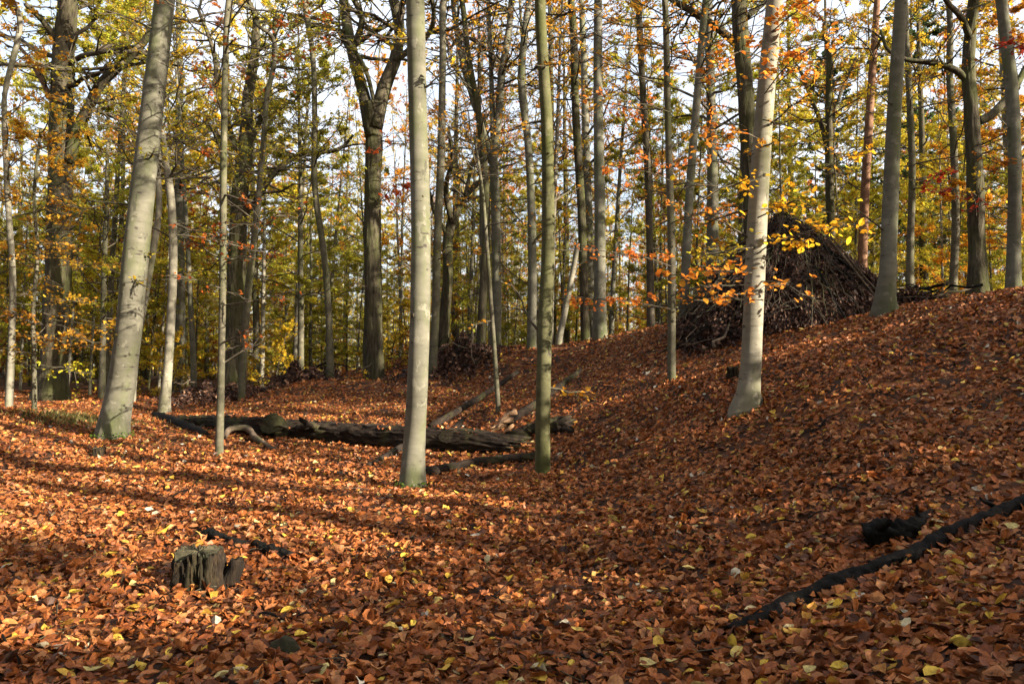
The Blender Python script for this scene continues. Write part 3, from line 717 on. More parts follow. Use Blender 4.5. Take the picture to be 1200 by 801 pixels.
def hero_tree(h, k):
    r_ = np.random.default_rng(100 + k)
    Y = h['Y']
    base = pix(h['pts'][0][0], h['pts'][0][1], Y)
    base[2] = g1(base[0], base[1])
    P = []
    for j, (u, v, w) in enumerate(h['pts']):
        p = pix(u, v, Y + .12 * math.sin(j * 1.7 + k)) if j else base.copy()
        P.append((*p, w * Y / FPX / 2))
    P = np.array(P)
    P = np.r_[[np.array([P[0, 0] - .3 * (P[1, 0] - P[0, 0]) * .15, P[0, 1], P[0, 2] - .18, P[0, 3]])], P]
    if h['H']:
        d = unit(P[-1, :3] - P[-3, :3]); top = P[-1].copy()
        n_up = 4
        up = h['H'] - (top[2] - base[2])
        for j in range(1, n_up + 1):
            q = top[:3] + d * (up * j / n_up) + np.array([*r_.normal(0, .12 * j, 2), 0])
            P = np.r_[P, [np.array([*q, top[3] * (1 - .88 * j / n_up)])]]
    t = thing(h['name'], h['label'], 'tree', base)
    S = spline(P, max(28, int(len(P) * (14 if h['bark'] == 'oak' else 8))))
    sides = 20 if h['pts'][0][2] > 24 else 12
    mb = MB()
    oak = h['bark'] == 'oak' and h['pts'][0][2] > 18
    limb_mesh(mb, S[:, :3], np.maximum(S[:, 3], .008), 40 if oak else sides, rough=.04 if oak else .02, freq=2.5, seed=k, flare=h['flare'], furrow=(.035, 3, 0) if oak else None)
    mb.build('trunk', M[h['bark']], t, base)
    stem = S[:, :3]
    r0 = P[1, 3]
    stems = []
    for bi, b in enumerate(h.get('boughs', [])):
        Q = []
        off = r_.uniform(-1, 1) * .09 * Y
        for j, (u, v, w) in enumerate(b):
            Q.append((*pix(u, v, Y + off * (j / (len(b) - 1)) ** 1.5), w * Y / FPX / 2))
        Q = spline(np.array(Q), 22)
        mbb = MB()
        limb_mesh(mbb, Q[:, :3], Q[:, 3], 9, rough=.06, freq=3, seed=k * 9 + bi)
        mbb.build('bough', M['red'] if 'torn' in h['label'] and bi == 1 else M[h['bark']], t, base)
        stems.append(Q)
    mbc = MB()
    lsize = .085 if Y < 16 else .10
    if h['H'] or h['nl']:
        high = h['hc'] > CAMZ + .46 * Y                     # crown above the picture: the canopy that shades the hollow
        crown(mbc, stem, r0 * .6, h['hc'], 30 if high else 22, (3.6 if high else 2.4) + h['H'] * .06, h['nl'] * (3 if high else 1), lsize * (1.25 if high else 1), r_, thin=.7, sub=5)
    for Q in stems:                                     # twigs and a few leaves along each bough
        L = np.linalg.norm(np.diff(Q[:, :3], axis=0), axis=1).sum()
        twigs_on(mbc, Q[len(Q) // 4:, :3], int(5 + L * 2.2), L * .42, Q[0, 3] * .35, int(60 * L) if h['bark'] == 'oak' else int(30 * L), lsize, r_)
    vis = stem[(stem[:, 2] - base[2] > 1.2)]
    vis = vis[vis[:, 2] < CAMZ + .52 * Y]
    if h['twigs'] and len(vis) > 3:
        twigs_on(mbc, vis, h['twigs'], min(2.2, .08 * Y), min(.02, r0 * .25), h['twigs'] * 16, lsize, r_)
    c = mbc.build('crown', [M['twig'], M['crown']], t, base)
    c.color = (*h['tint'], 1)
    for q_ in range({'beech': 7, 'pale': 13, 'mossy': 6}.get(h['bark'], 0) if Y < 15 else 0):   # dark branch scars and knots
        j = int(r_.integers(6, len(S) - 8))
        if not .5 < S[j, 2] - base[2] < .5 * Y:
            continue
        a = -math.pi / 2 + r_.normal(0, .75)
        d = np.array([math.cos(a), math.sin(a), .15]); rr = S[j, 3] * r_.uniform(.10, .24)
        line = S[j, :3] + d * (S[j, 3] * np.array([.90, .985, 1.03, 1.05]))[:, None]
        mk = MB(); limb_mesh(mk, line, rr * np.array([1.25, 1.15, .8, .35]), 10, .12, 30, k * 31 + q_)
        mk.build('knot', M['twig'], t, base)
    if h.get('mossfoot'):
        m2 = MB()
        nn = 900 if Y > 20 else 350
        a = r_.uniform(0, 6.28, nn); hh = r_.random(nn) ** 2 * (.55 if Y > 20 else .16)
        rr = P[1, 3] * (1.10 + (.5 if Y > 20 else .35) * np.exp(-hh / .2))
        cc = np.c_[base[0] + np.cos(a) * rr, base[1] + np.sin(a) * rr, base[2] + hh - .03]
        nrm = np.c_[np.cos(a), np.sin(a), np.full(nn, .4)]
        v, f = leaf_verts(cc, r_.normal(size=(nn, 3)), unit(nrm), r_.uniform(.05, .11, nn) * (1 if Y > 20 else .45), LEAF2, r_)
        m2.add(v, f, smooth=False)
        m2.build('moss', M['moss'], t, base)['kind'] = 'stuff'
    return t


def twigs_on(mb, line, n, length, r0, nleaf, lsize, r_, el=(.15, .35), tpl=LEAF2):
    """Side twigs with sub-twigs and leaves scattered along a polyline."""
    f = r_.uniform(0, len(line) - 1.001, n); k0 = f.astype(int); fr = (f - k0)[:, None]
    b = line[k0] * (1 - fr) + line[k0 + 1] * fr
    az = r_.uniform(0, 6.28, n); e = r_.normal(el[0], el[1], n)
    d = np.stack([np.cos(az) * np.cos(e), np.sin(az) * np.cos(e), np.sin(e)], -1)
    ln = length * r_.uniform(.35, 1.1, n)
    s = np.linspace(0, 1, 6)
    p = b[:, None] + (d[:, None] * s[None, :, None] + r_.normal(0, .06, (n, 6, 3)).cumsum(1) * s[None, :, None]) * ln[:, None, None]
    v, q = tubes(p, r0 * (1 - .85 * s)[None].repeat(n, 0) + .0025, 4)
    mb.add(v, quads=q, mat=0)
    m = n * 5
    bi = np.repeat(np.arange(n), 5); ts = r_.uniform(.25, 1, m)
    f = ts * 5; k0 = np.minimum(f.astype(int), 4); fr = (f - k0)[:, None]
    b2 = p[bi, k0] * (1 - fr) + p[bi, k0 + 1] * fr
    d2 = unit(d[bi] + np.cross(d[bi], [0, 0, 1.0]) * r_.normal(0, .9, (m, 1)) + r_.normal(0, .25, (m, 3)))
    l2 = ln[bi] * r_.uniform(.2, .5, m)
    s2 = np.linspace(0, 1, 4)
    p2 = b2[:, None] + (d2[:, None] * s2[None, :, None] + r_.normal(0, .05, (m, 4, 3)).cumsum(1) * s2[None, :, None]) * l2[:, None, None]
    v, q = tubes(p2, (r0 * .4 * (1 - .8 * s2) + .002)[None].repeat(m, 0), 3)
    mb.add(v, quads=q, mat=0)
    if nleaf:
        w = r_.random(m) ** 2; li = r_.choice(m, nleaf, p=w / w.sum()); tt = r_.random(nleaf)[:, None] ** .7
        c = p2[li, 0] * (1 - tt) + p2[li, 3] * tt + r_.normal(0, .035, (nleaf, 3))
        nr = unit(np.array([0, 0, 1.0]) + r_.normal(0, .6, (nleaf, 3)))
        ax = d2[li] + r_.normal(0, .6, (nleaf, 3)); ax -= nr * (ax * nr).sum(-1, keepdims=True)
        v, f = leaf_verts(c, ax, nr, lsize * r_.uniform(.65, 1.2, nleaf), tpl, r_, .6)
        mb.add(v, f, mat=1, smooth=False)


for k, h in enumerate(HERO):
    HERO[k]['obj'] = hero_tree(h, k)


# ------------------------------------------------------------------ leafy sprays that show leaf by leaf (branches of the trees they grow on)
def spray(tree, pts, Ys, n_tw, nleaf, lsize, tint, seed, single=0, tw_len=.45, name='branch'):
    r_ = np.random.default_rng(seed)
    base = np.array(tree.location)
    Q = spline(np.array([(*pix(u, v, y), .011 * (1 - .8 * j / len(pts))) for j, ((u, v), y) in enumerate(zip(pts, Ys))]), 18)
    mb = MB()
    v, q = tubes(Q[None, :, :3], Q[None, :, 3], 5)
    mb.add(v, quads=q, mat=0)
    line = Q[4:, :3]
    twigs_on(mb, line, n_tw, tw_len, .005, max(nleaf - single, 1), lsize, r_, el=(.0, .22), tpl=LEAF4)
    br = mb.build(name, [M['twig'], M['crown']], tree, base)
    br.color = (*tint, 1)
    for j in range(single):                             # the leaves one can pick out singly
        c = line[r_.integers(len(line))] + r_.normal(0, .16, 3) * np.array([1.3, 1.0, .55])
        nr = unit(np.array([0, -.5, 1.0]) + r_.normal(0, .5, 3))[None]
        ax = r_.normal(size=3)[None]; ax = ax - nr * (ax * nr).sum()
        v, f = leaf_verts(c[None], ax, nr, np.array([lsize * r_.uniform(.9, 1.4)]), LEAF8, r_, .7)
        lf = MB().add(v, f, smooth=False).build('leaf', M['crown'], br, base)
        tj = np.array(tint) * r_.uniform(.75, 1.25) * np.array([1, r_.uniform(.8, 1.35), 1])
        lf.color = (*np.minimum(tj, .8), 1)


T3 = HERO[2]['obj']
GOLD, AMB = (.72, .42, .03), (.66, .26, .04)
spray(T3, [(884, 300), (905, 285), (940, 275), (975, 268), (1005, 262)], [10.4, 10.2, 9.9, 9.7, 9.5], 12, 130, .085, GOLD, 1, 22)
spray(T3, [(888, 255), (910, 245), (935, 235), (958, 245), (975, 250)], [10.4, 10.1, 9.8, 9.6, 9.5], 9, 90, .085, GOLD, 2, 14)
spray(T3, [(884, 320), (860, 318), (838, 320), (815, 325), (795, 330)], [10.4, 10.1, 9.9, 9.7, 9.6], 10, 100, .085, AMB, 3, 14)
spray(T3, [(886, 290), (862, 292), (842, 296), (822, 300)], [10.4, 10.2, 10.0, 9.9], 8, 70, .08, (.50, .42, .04), 4, 10)
spray(T3, [(882, 345), (860, 345), (838, 350), (812, 352)], [10.4, 10.2, 10.0, 9.9], 8, 60, .08, AMB, 5, 6)
spray(T3, [(884, 330), (905, 330), (925, 335), (940, 345)], [10.4, 10.2, 10.0, 9.9], 6, 40, .08, AMB, 6, 6)
spray(T3, [(896, 110), (915, 85), (935, 65), (965, 50)], [10.4, 10.1, 9.9, 9.7], 12, 130, .09, AMB, 7, 16)
spray(T3, [(892, 165), (870, 155), (850, 160), (820, 175)], [10.4, 10.1, 9.9, 9.7], 9, 60, .085, AMB, 8, 8)
spray(T3, [(894, 140), (930, 150), (965, 170), (1000, 200)], [10.4, 10.0, 9.7, 9.5], 9, 50, .085, GOLD, 9, 8)
spray(T3, [(898, 70), (870, 60), (845, 75), (815, 100)], [10.4, 10.2, 10.0, 9.8], 10, 80, .085, AMB, 10, 8)
spray(T3, [(902, 40), (925, 20), (955, 0), (990, -20)], [10.4, 10.1, 9.9, 9.6], 10, 120, .09, AMB, 11, 8)
spray(T3, [(890, 210), (865, 215), (842, 222), (815, 240)], [10.4, 10.2, 10.0, 9.8], 7, 45, .085, GOLD, 12, 6)
T6 = HERO[5]['obj']
for j, (a, b, n) in enumerate([((700, 350), (735, 342), 140), ((830, 335), (850, 330), 80), ((745, 300), (720, 290), 120), ((820, 250), (850, 240), 110), ((750, 200), (725, 190), 90), ((820, 150), (845, 140), 90), ((740, 120), (720, 105), 80), ((815, 60), (840, 40), 90)]):
    s = 1 if a[0] > 787 else -1
    spray(T6, [(786, a[1] + 12), ((786 + a[0]) / 2, a[1] + 4), a, (a[0] + s * 38, b[1] + 4)], [13.9, 13.7, 13.5, 13.2], 10, n, .085, AMB if j % 2 else (.6, .2, .04), 30 + j, 0, .6)
T9 = HERO[8]['obj']
spray(T9, [(441, 240), (455, 225), (468, 215), (480, 220)], [23.8, 23.4, 23, 22.8], 8, 110, .13, (.62, .14, .04), 50, 0, .7)
spray(T9, [(441, 180), (455, 172), (470, 165), (482, 170)], [23.8, 23.4, 23, 22.8], 6, 50, .13, (.62, .14, .04), 51, 0, .7)
TS = HERO[28]['obj']
for j, (a, n, t) in enumerate([((90, 395), 230, (.62, .2, .04)), ((75, 430), 130, (.66, .38, .04)), ((85, 350), 170, AMB), ((70, 285), 200, (.66, .24, .05)), ((0, 300), 180, (.62, .22, .05)), ((5, 370), 200, (.60, .18, .04)), ((85, 240), 120, AMB), ((110, 405), 120, (.62, .2, .04)), ((0, 410), 130, COP), ((95, 310), 140, AMB)]):
    spray(TS, [(40, a[1] + 10), ((40 + a[0]) / 2, a[1] + 2), a, (a[0] * 1.35 - 14, a[1] + 6)], [17.5, 17.2, 16.9, 16.6], 12, int(n * .8), .085, (t[0] * .8, t[1] * 1.3, t[2]), 60 + j, 0, .7)
T7 = HERO[6]['obj']
for j, (a, n) in enumerate([((235, 330), 30), ((290, 300), 30), ((300, 260), 40), ((240, 225), 40), ((310, 350), 25), ((225, 270), 25)]):
    spray(T7, [(260, a[1] + 8), ((260 + a[0]) / 2, a[1] + 4), a, (a[0] * 1.7 - 182, a[1] - 10)], [12.3, 12.1, 11.9, 11.7], 8, int(n * .6), .07, (.42, .12, .03), 80 + j, 0, .5)
T21 = HERO[20]['obj']
spray(T21, [(1186, 250), (1160, 240), (1120, 222), (1080, 212), (1055, 210)], [15.9, 15.6, 15.2, 14.8, 14.5], 12, 150, .09, (.36, .05, .025), 90, 0, .5)
spray(T21, [(1178, 60), (1190, 55), (1205, 50)], [15.8, 15.4, 15], 9, 120, .10, (.30, .05, .03), 91, 0, .5)
spray(T21, [(1187, 200), (1165, 190), (1145, 178)], [15.9, 15.6, 15.2], 9, 80, .09, COP, 92, 0, .5)

# ------------------------------------------------------------------ trees further back: a few of each kind, copied
def proto_tree(seed, H, r, bark_key, hc, nb, blen, nl, ls, up, flat, lean=.3, sub=5, droop=0.0, thin=1.0):
    r_ = np.random.default_rng(seed)
    n = 9
    s = np.linspace(0, 1, n)
    lx, ly = r_.normal(0, lean, 2)
    P = np.c_[lx * s**1.3 + r_.normal(0, .03, n).cumsum() * H * .03, ly * s**1.3 + r_.normal(0, .03, n).cumsum() * H * .03, s * H - .25, r * (1 - .9 * s**1.2)]
    P[0, :2] = 0
    S = spline(P, 24)
    mt = MB()
    limb_mesh(mt, S[:, :3], np.maximum(S[:, 3], .006), 9, rough=.03, freq=1.5, seed=seed, flare=(.25, .25, 4))
    mc = MB()
    crown(mc, S[:, :3], r, hc, nb, blen, nl, ls, r_, flat=flat, up=up, sub=sub, droop=droop, thin=thin)
    return mt.mesh('trunk', M[bark_key]), mc.mesh('crown', [M['twig'], M['crown']])


PROTO = {
 'tall': [proto_tree(200 + k, 19 + k, .17 + .02 * k, ['beech', 'slim', 'beech', 'oak'][k], 6.5, 34, 4.2, 9000, .11, .7, .35, thin=.55) for k in range(4)],
 'under': [proto_tree(220 + k, 7.5 + 1.3 * k, .05 + .008 * k, 'slim', .9, 60, 2.9, 28000, .072, .25, .14, droop=.08, thin=.5) for k in range(5)],
 'full': [proto_tree(240 + k, 15 + k, .12, 'slim', 3.0, 58, 3.6, 36000, .084, .45, .25, thin=.5) for k in range(3)],
 'bare': [proto_tree(260 + k, 13 + 2 * k, .085 + .015 * k, ['slim', 'beech', 'pale', 'slim'][k], 4.5, 30, 2.6, 1100, .10, .9, .4, lean=.6, thin=.5) for k in range(4)],
 'pole': [proto_tree(270 + k, 9 + k, .045 + .006 * k, ['slim', 'pale', 'mossy', 'slim'][k], 2.2, 26, 1.7, 1600, .085, .5, .25, lean=.5, thin=.5) for k in range(4)],
 'conifer': [proto_tree(280, 17, .16, 'red', 5.0, 60, 2.6, 11000, .16, .15, .35, thin=.5)],
 'shrub': [proto_tree(290 + k, 2.3 + .5 * k, .022, 'twig', .2, 30, 1.5, 3200, .085, .4, .25, thin=.8) for k in range(3)],
}
TINTS = {'tall': ['golden', 'orange', 'olive', 'golden', 'copper'], 'under': ['golden', 'olive', 'lemon', 'orange', 'lemon', 'olive'], 'full': ['olive', 'golden', 'lemon', 'orange'],
         'bare': ['orange', 'golden', 'copper'], 'conifer': ['green'], 'pole': ['golden', 'olive', 'lemon', 'orange'], 'shrub': ['copper', 'orange', 'golden', 'olive']}
TINT = {'golden': (.50, .38, .035), 'orange': (.54, .28, .03), 'olive': (.33, .33, .045), 'copper': (.45, .17, .03), 'lemon': (.48, .43, .05), 'green': (.05, .085, .035)}
KIND = {
 'tall': ('beech_tree', 'tall beech with a high thin %s crown, deep in the wood', 'tall %s beeches deep in the wood'),
 'under': ('understorey_beech', 'small beech with tiers of %s leaves under the taller trees', 'small %s beeches under the tall trees'),
 'full': ('leafy_tree', 'full crowned tree in %s leaf filling gaps deep in the wood', 'full crowned %s trees deep in the wood'),
 'bare': ('slender_tree', 'slender nearly bare tree with few %s leaves, deep in the wood', 'slender bare trees with %s leaves'),
 'pole': ('pole_sapling', 'thin upright sapling with scattered %s leaves in the thicket', 'thin saplings with %s leaves in the thicket'),
 'conifer': ('conifer_tree', 'dark %s conifer standing beyond the autumn trees', 'dark %s conifers beyond the autumn trees'),
 'shrub': ('shrub', 'low shrub in %s leaf on the ground among far trunks', 'low %s shrubs among the far trunks'),
}


def plant(kind, x, y, r_, s=None):
    nm, lb, gr = KIND[kind]
    tn = TINTS[kind][r_.integers(len(TINTS[kind]))]
    if x < -.15 * y and y > 20 and tn in ('orange', 'copper') and r_.random() < .65:
        tn = ('olive', 'lemon', 'golden')[r_.integers(3)]   # the yellow side of the wood
    e = thing(nm, lb % tn, 'shrub' if kind == 'shrub' else 'tree', (x, y, g1(x, y)), gr % tn, r_.uniform(0, 6.28))
    mt, mc = PROTO[kind][r_.integers(len(PROTO[kind]))]
    s = s or r_.uniform(.8, 1.2)
    e.scale = (s, s, s * r_.uniform(.92, 1.1))
    link('trunk', mt, e)
    c = link('crown', mc, e)
    t = np.array(TINT[tn]) * r_.uniform(.95, 1.35)
    c.color = (*np.minimum(t, .8), 1)


r_ = np.random.default_rng(31)
taken = [np.array(h['obj'].location)[:2] for h in HERO]
n_done = 0
tries = 0
while n_done < 330 and tries < 9000:
    tries += 1
    y = 24 + 71 * r_.random() ** 1.15
    tx = r_.uniform(-.78, .78)
    x = tx * y
    p = np.array([x, y])
    md = 1.2 + y * .01
    if min(np.hypot(*(p - q)) for q in taken) < md:
        continue
    left = tx < -.2
    a = r_.random()
    mid = -.2 <= tx < .28
    if y < 29 and a < .5:
        continue
    if left:
        kind = 'under' if a < .50 else 'full' if a < .72 else 'tall' if a < .82 else 'bare'
    elif mid:
        kind = 'under' if a < .38 else 'bare' if a < .72 else 'tall' if a < .86 else 'full' if y > 60 else 'shrub'
    else:
        kind = 'under' if a < .40 else 'bare' if a < .56 else 'tall' if a < .75 else 'full' if a < .88 else 'conifer' if y > 40 else 'shrub'
    taken.append(p)
    plant(kind, x, y, r_)
    n_done += 1

# thicket of thin stems closing the hollow
n_done = 0
while n_done < 190:
    y = 29 + 36 * r_.random(); tx = r_.uniform(-.75, .2) if n_done < 145 else r_.uniform(.2, .75)
    p = np.array([tx * y, y])
    if min(np.hypot(*(p - q)) for q in taken) < .7:
        continue
    taken.append(p)
    plant('shrub' if r_.random() < .22 else 'pole', p[0], p[1], r_)
    n_done += 1

# unseen shrubs added along the bank top to throw the slope into shade
r_ = np.random.default_rng(33)
n_done = 0
while n_done < 64:
    x = r_.uniform(8.6, 13.5); y = r_.uniform(-7, 8.5)
    p = np.array([x, y])
    if x < .80 * y + 2.0 or min(np.hypot(*(p - q)) for q in taken) < .75:
        continue
    taken.append(p)
    plant('shrub', x, y, r_, r_.uniform(.45, .68))
    n_done += 1
n_done = 0
while n_done < 20:                                         # small beeches added behind the camera to shade the near ground
    x = r_.uniform(7.5, 24.0); y = r_.uniform(-17, 0)
    p = np.array([x, y])
    if not -6 < p @ np.array([.46, .89]) < 3.3 or min(np.hypot(*(p - q)) for q in taken) < 1.5:
        continue
    taken.append(p)
    plant('under', x, y, r_)
    n_done += 1

# the wood goes on beside and behind the camera: its crowns shade the hollow and dapple the low sun
pn = np.array([.46, .89])
r_ = np.random.default_rng(34)
n_done = 0
while n_done < 135:
    x, y = r_.uniform(-42, 50), r_.uniform(-36, 26)
    if abs(x) < .80 * y + 2 or math.hypot(x, y) < 4.5:
        continue
    p = np.array([x, y]); c = p @ pn
    if min(np.hypot(*(p - q)) for q in taken) < 2.8:
        continue
    if 1.8 < c < 14.0 and x > 6:                           # gap kept clear of trees to let the low sun in
        continue
    taken.append(p)
    plant('tall' if r_.random() < .5 else 'full', x, y, r_)
    n_done += 1

r_ = np.random.default_rng(35)
for x, c in ((24, 5.4), (31, 9.5), (21, 12.2), (38, 6.4)):   # slender trees added out of view to stripe the sunlit ground
    plant('bare', x, (c - .46 * x) / .89, r_)

for x, c in ((12.5, 6.1), (14.0, 7.35), (11.5, 9.75)):       # three stouter unseen ones added for wider shadow bands
    plant('bare', x, (c - .46 * x) / .89, r_, 1.75)

# far wood that reads as one mass
r_ = np.random.default_rng(41)
mb = MB()
n = 260
y = r_.uniform(100, 150, n); x = r_.uniform(-.85, .85, n) * y
z = gz(x, y)
hh = r_.uniform(9, 20, n)
s = np.linspace(0, 1, 4)
path = np.stack([x[:, None] + r_.normal(0, .5, (n, 4)) * s, y[:, None] + 0 * s, z[:, None] - .3 + hh[:, None] * s], -1)
v, q = tubes(path, r_.uniform(.1, .25, n)[:, None] * (1 - .8 * s), 5)
mb.add(v, quads=q, mat=0)
n = 60000
y = r_.uniform(98, 152, n); x = r_.uniform(-.85, .85, n) * y
zz = gz(x, y) + 11 * r_.random(n) ** 1.3
cl = np.sin(x * .8 + y) * np.sin(zz * 1.1 + x * .35) + r_.normal(0, .5, n) > -.25
c = np.c_[x, y, zz][cl]
v, f = leaf_verts(c, r_.normal(size=c.shape), unit(r_.normal(size=c.shape) + [0, 0, .5]), r_.uniform(.3, .6, len(c)), LEAF2, r_)
mb.add(v, f, mat=1, smooth=False)
fw = mb.build('far_wood', [M['slim'], M['crown']])
fw.color = (.46, .40, .07, 1)  # colour raised in place of the glow of distant haze
fw['kind'] = 'stuff'; fw['label'] = 'far olive and yellow woodland closing the view'; fw['category'] = 'woodland'

# ------------------------------------------------------------------ fallen wood
def ground_limb(name, label, cat, pix_pts, mat, sides=12, rough=.08, freq=5, seed=0, lift=.5, ends=(.04, .04), nseg=26, group=None, stubs=0, furrow=None):
    """A log or branch lying on the ground: its line is traced in pixels and dropped onto the terrain."""
    Q = []
    for u, v, w, *up in pix_pts:
        p = on_ground(u, v)
        r = w * p[1] / FPX / 2
        Q.append((p[0], p[1], g1(p[0], p[1]) + r * lift + (up[0] if up else 0), r))
    S = spline(np.array(Q), nseg)
    base = np.array([S[0, 0], S[0, 1], g1(S[0, 0], S[0, 1])])
    mb = MB()
    limb_mesh(mb, S[:, :3], S[:, 3], sides, rough, freq, seed, ends=ends, furrow=furrow)
    t = thing(name, label, cat, base, group)
    mb.build('stem', M[mat], t, base)
    r_ = np.random.default_rng(seed + 3)
    for k in range(stubs):
        j = r_.integers(3, nseg - 3)
        d = unit(r_.normal(size=3) + np.array([0, 0, .5])); rr = S[j, 3]
        L = rr * r_.uniform(2.0, 3.4)
        line = S[j, :3] + d * np.linspace(.3, 1, 5)[:, None] * L + r_.normal(0, .1, (5, 3)) * rr
        m2 = MB(); limb_mesh(m2, line, np.linspace(.42, .2, 5) * rr, 7, .12, 9, seed + k, ends=(0, rr * .4))
        m2.build('stub', M[mat], t, base)
    return t, S, base


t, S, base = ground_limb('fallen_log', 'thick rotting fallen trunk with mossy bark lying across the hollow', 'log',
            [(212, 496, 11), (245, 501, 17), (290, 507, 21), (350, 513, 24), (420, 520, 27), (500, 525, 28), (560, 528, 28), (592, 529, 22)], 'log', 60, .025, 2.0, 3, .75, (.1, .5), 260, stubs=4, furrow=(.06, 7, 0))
r_ = np.random.default_rng(8)
for k in range(9):                                       # slabs of loose bark
    j = r_.integers(30, 230)
    a = r_.uniform(-.4, 1.5); rr = S[j, 3]
    c = S[j, :3] + np.array([0, -math.cos(a), math.sin(a)]) * rr * 1.04
    v, f = leaf_verts(c[None], unit(S[j + 8, :3] - S[j - 8, :3])[None], np.array([[0, -math.cos(a), math.sin(a)]]), np.array([r_.uniform(.3, .6)]), LEAF8, r_, .3)
    MB().add(np.r_[v, v - np.array([0, -math.cos(a), math.sin(a)]) * .02], np.r_[f, f[:, ::-1] + len(v)]).build('bark_slab', M['log'], t, base)
n = 160                                                  # leaves caught on top
j = r_.integers(6, 250, n); a = r_.normal(1.57, .5, n)
c = S[j, :3] + np.c_[np.zeros(n), -np.cos(a), np.sin(a)] * (S[j, 3] * 1.08)[:, None]
v, f = leaf_verts(c, r_.normal(size=(n, 3)), unit(np.array([0, 0, 1.0]) + r_.normal(0, .3, (n, 3))), r_.uniform(.06, .1, n), LEAF4, r_)
o = MB().add(v, f, smooth=False).build('leaves_on_log', M['litter']); o['kind'] = 'stuff'; o['label'] = 'fallen leaves caught on top of the thick log'; o['category'] = 'leaves'

ground_limb('fallen_log', 'dark short log end jutting out behind the slim mossy tree', 'log', [(596, 516, 12), (625, 509, 16), (648, 505, 19), (664, 503, 17)], 'log', 28, .12, 5, 12, .6, (.05, .2), 50, stubs=2, furrow=(.09, 4, 1))
ground_limb('fallen_branch', 'straight dark branch lying between the tall beech and the mossy tree', 'branch', [(496, 558, 12), (530, 552, 12), (570, 545, 12), (628, 539, 11)], 'log', 20, .05, 6, 13, .7, (.02, .02), 80, furrow=(.07, 3, 1))
ground_limb('fallen_branch', 'crooked grey limb arching off the ground by the dark end of the log', 'branch', [(262, 516, 6, .0), (272, 511, 7, .11), (284, 511, 7.5, .12), (300, 518, 7, .04), (322, 529, 5, 0)], 'pole', 10, .12, 9, 14, .6, (.03, .03), 24, stubs=2)
ground_limb('fallen_branch', 'short dark limb sunk among leaves next to the tall straight beech', 'branch', [(430, 548, 6), (448, 541, 8), (462, 532, 8), (474, 524, 8)], 'log', 10, .1, 9, 15, .7, (.03, .03), 20, stubs=1)
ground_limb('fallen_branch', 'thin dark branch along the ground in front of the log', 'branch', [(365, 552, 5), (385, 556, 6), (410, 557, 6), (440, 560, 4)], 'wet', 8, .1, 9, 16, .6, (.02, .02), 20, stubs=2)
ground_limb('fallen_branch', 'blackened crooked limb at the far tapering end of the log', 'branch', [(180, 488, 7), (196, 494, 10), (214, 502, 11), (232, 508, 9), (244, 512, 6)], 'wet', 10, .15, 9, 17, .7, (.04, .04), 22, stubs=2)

# poles leaning from the hollow up the bank
def pole(name, label, pts, mat, seed, split=False, sides=10):
    Q = spline(np.array([(*pix(u, v, y), w * y / FPX / 2) for u, v, w, y in pts]), 24)
    Q[:, 2] = np.maximum(Q[:, 2], gz(Q[:, 0], Q[:, 1]) + Q[:, 3] * .6)
    base = np.array([Q[0, 0], Q[0, 1], g1(Q[0, 0], Q[0, 1])])
    t = thing(name, label, 'branch', base)
    mb = MB(); limb_mesh(mb, Q[:, :3], Q[:, 3], sides, .05, 6, seed, ends=(.05, .05)); mb.build('stem', M[mat], t, base)
    if split:
        rr = np.random.default_rng(seed)
        d = unit(Q[0, :3] - Q[3, :3])
        for k in range(7):
            a = rr.normal(0, .06, 3); L = rr.uniform(.2, .6)
            line = Q[0, :3] - d * .1 + a + (d + rr.normal(0, .16, 3)) * np.linspace(0, 1, 4)[:, None] * L
            m2 = MB(); limb_mesh(m2, line, np.array([.055, .05, .035, .006]), 5, .2, 5, k); m2.build('splinter', M['split'], t, base)
    return t


pole('broken_pole', 'snapped pale pole with raw splintered end leaning up the bank', [(594, 494, 10, 13.6), (620, 478, 9, 14.0), (648, 458, 8, 14.6), (680, 434, 5, 15.6)], 'log', 21, True)
pole('dead_pole', 'long brown dead pole lying up the bank beyond the tall beech', [(504, 500, 8, 15.2), (535, 482, 7.5, 15.8), (568, 462, 7, 16.8), (606, 436, 5, 18.6)], 'log', 22)

ground_limb('fallen_branch', 'long wet black branch lying up the bank in the shade', 'branch', [(856, 744, 17), (890, 731, 20), (930, 712, 21), (985, 690, 22), (1040, 668, 20), (1075, 655, 21), (1110, 634, 18), (1160, 612, 16), (1215, 590, 18)], 'wet', 26, .06, 13, 23, .55, (.05, .05), 220, stubs=5, furrow=(.10, 2, 2))
ground_limb('rotten_log', 'short rotten black log with a hollow end above the long wet branch', 'log', [(1016, 640, 30), (1040, 637, 30), (1060, 630, 24), (1078, 618, 15), (1090, 606, 8)], 'wet', 30, .14, 16, 24, .7, (.03, .10), 60, stubs=3, furrow=(.13, 2, 1))
ground_limb('fallen_branch', 'broken black stick lying just behind the cut stump', 'branch', [(241, 628, 11), (258, 635, 11), (275, 641, 10), (292, 641, 9), (315, 650, 13), (340, 654, 9)], 'wet', 20, .12, 20, 25, .7, (.03, .03), 80, stubs=3, furrow=(.15, 1, 1))
ground_limb('fallen_branch', 'dark short stick under the end of the long wet branch', 'branch', [(782, 694, 8), (800, 706, 9), (822, 719, 8), (832, 722, 4)], 'wet', 9, .1, 14, 26, .5, (.02, .02), 18)

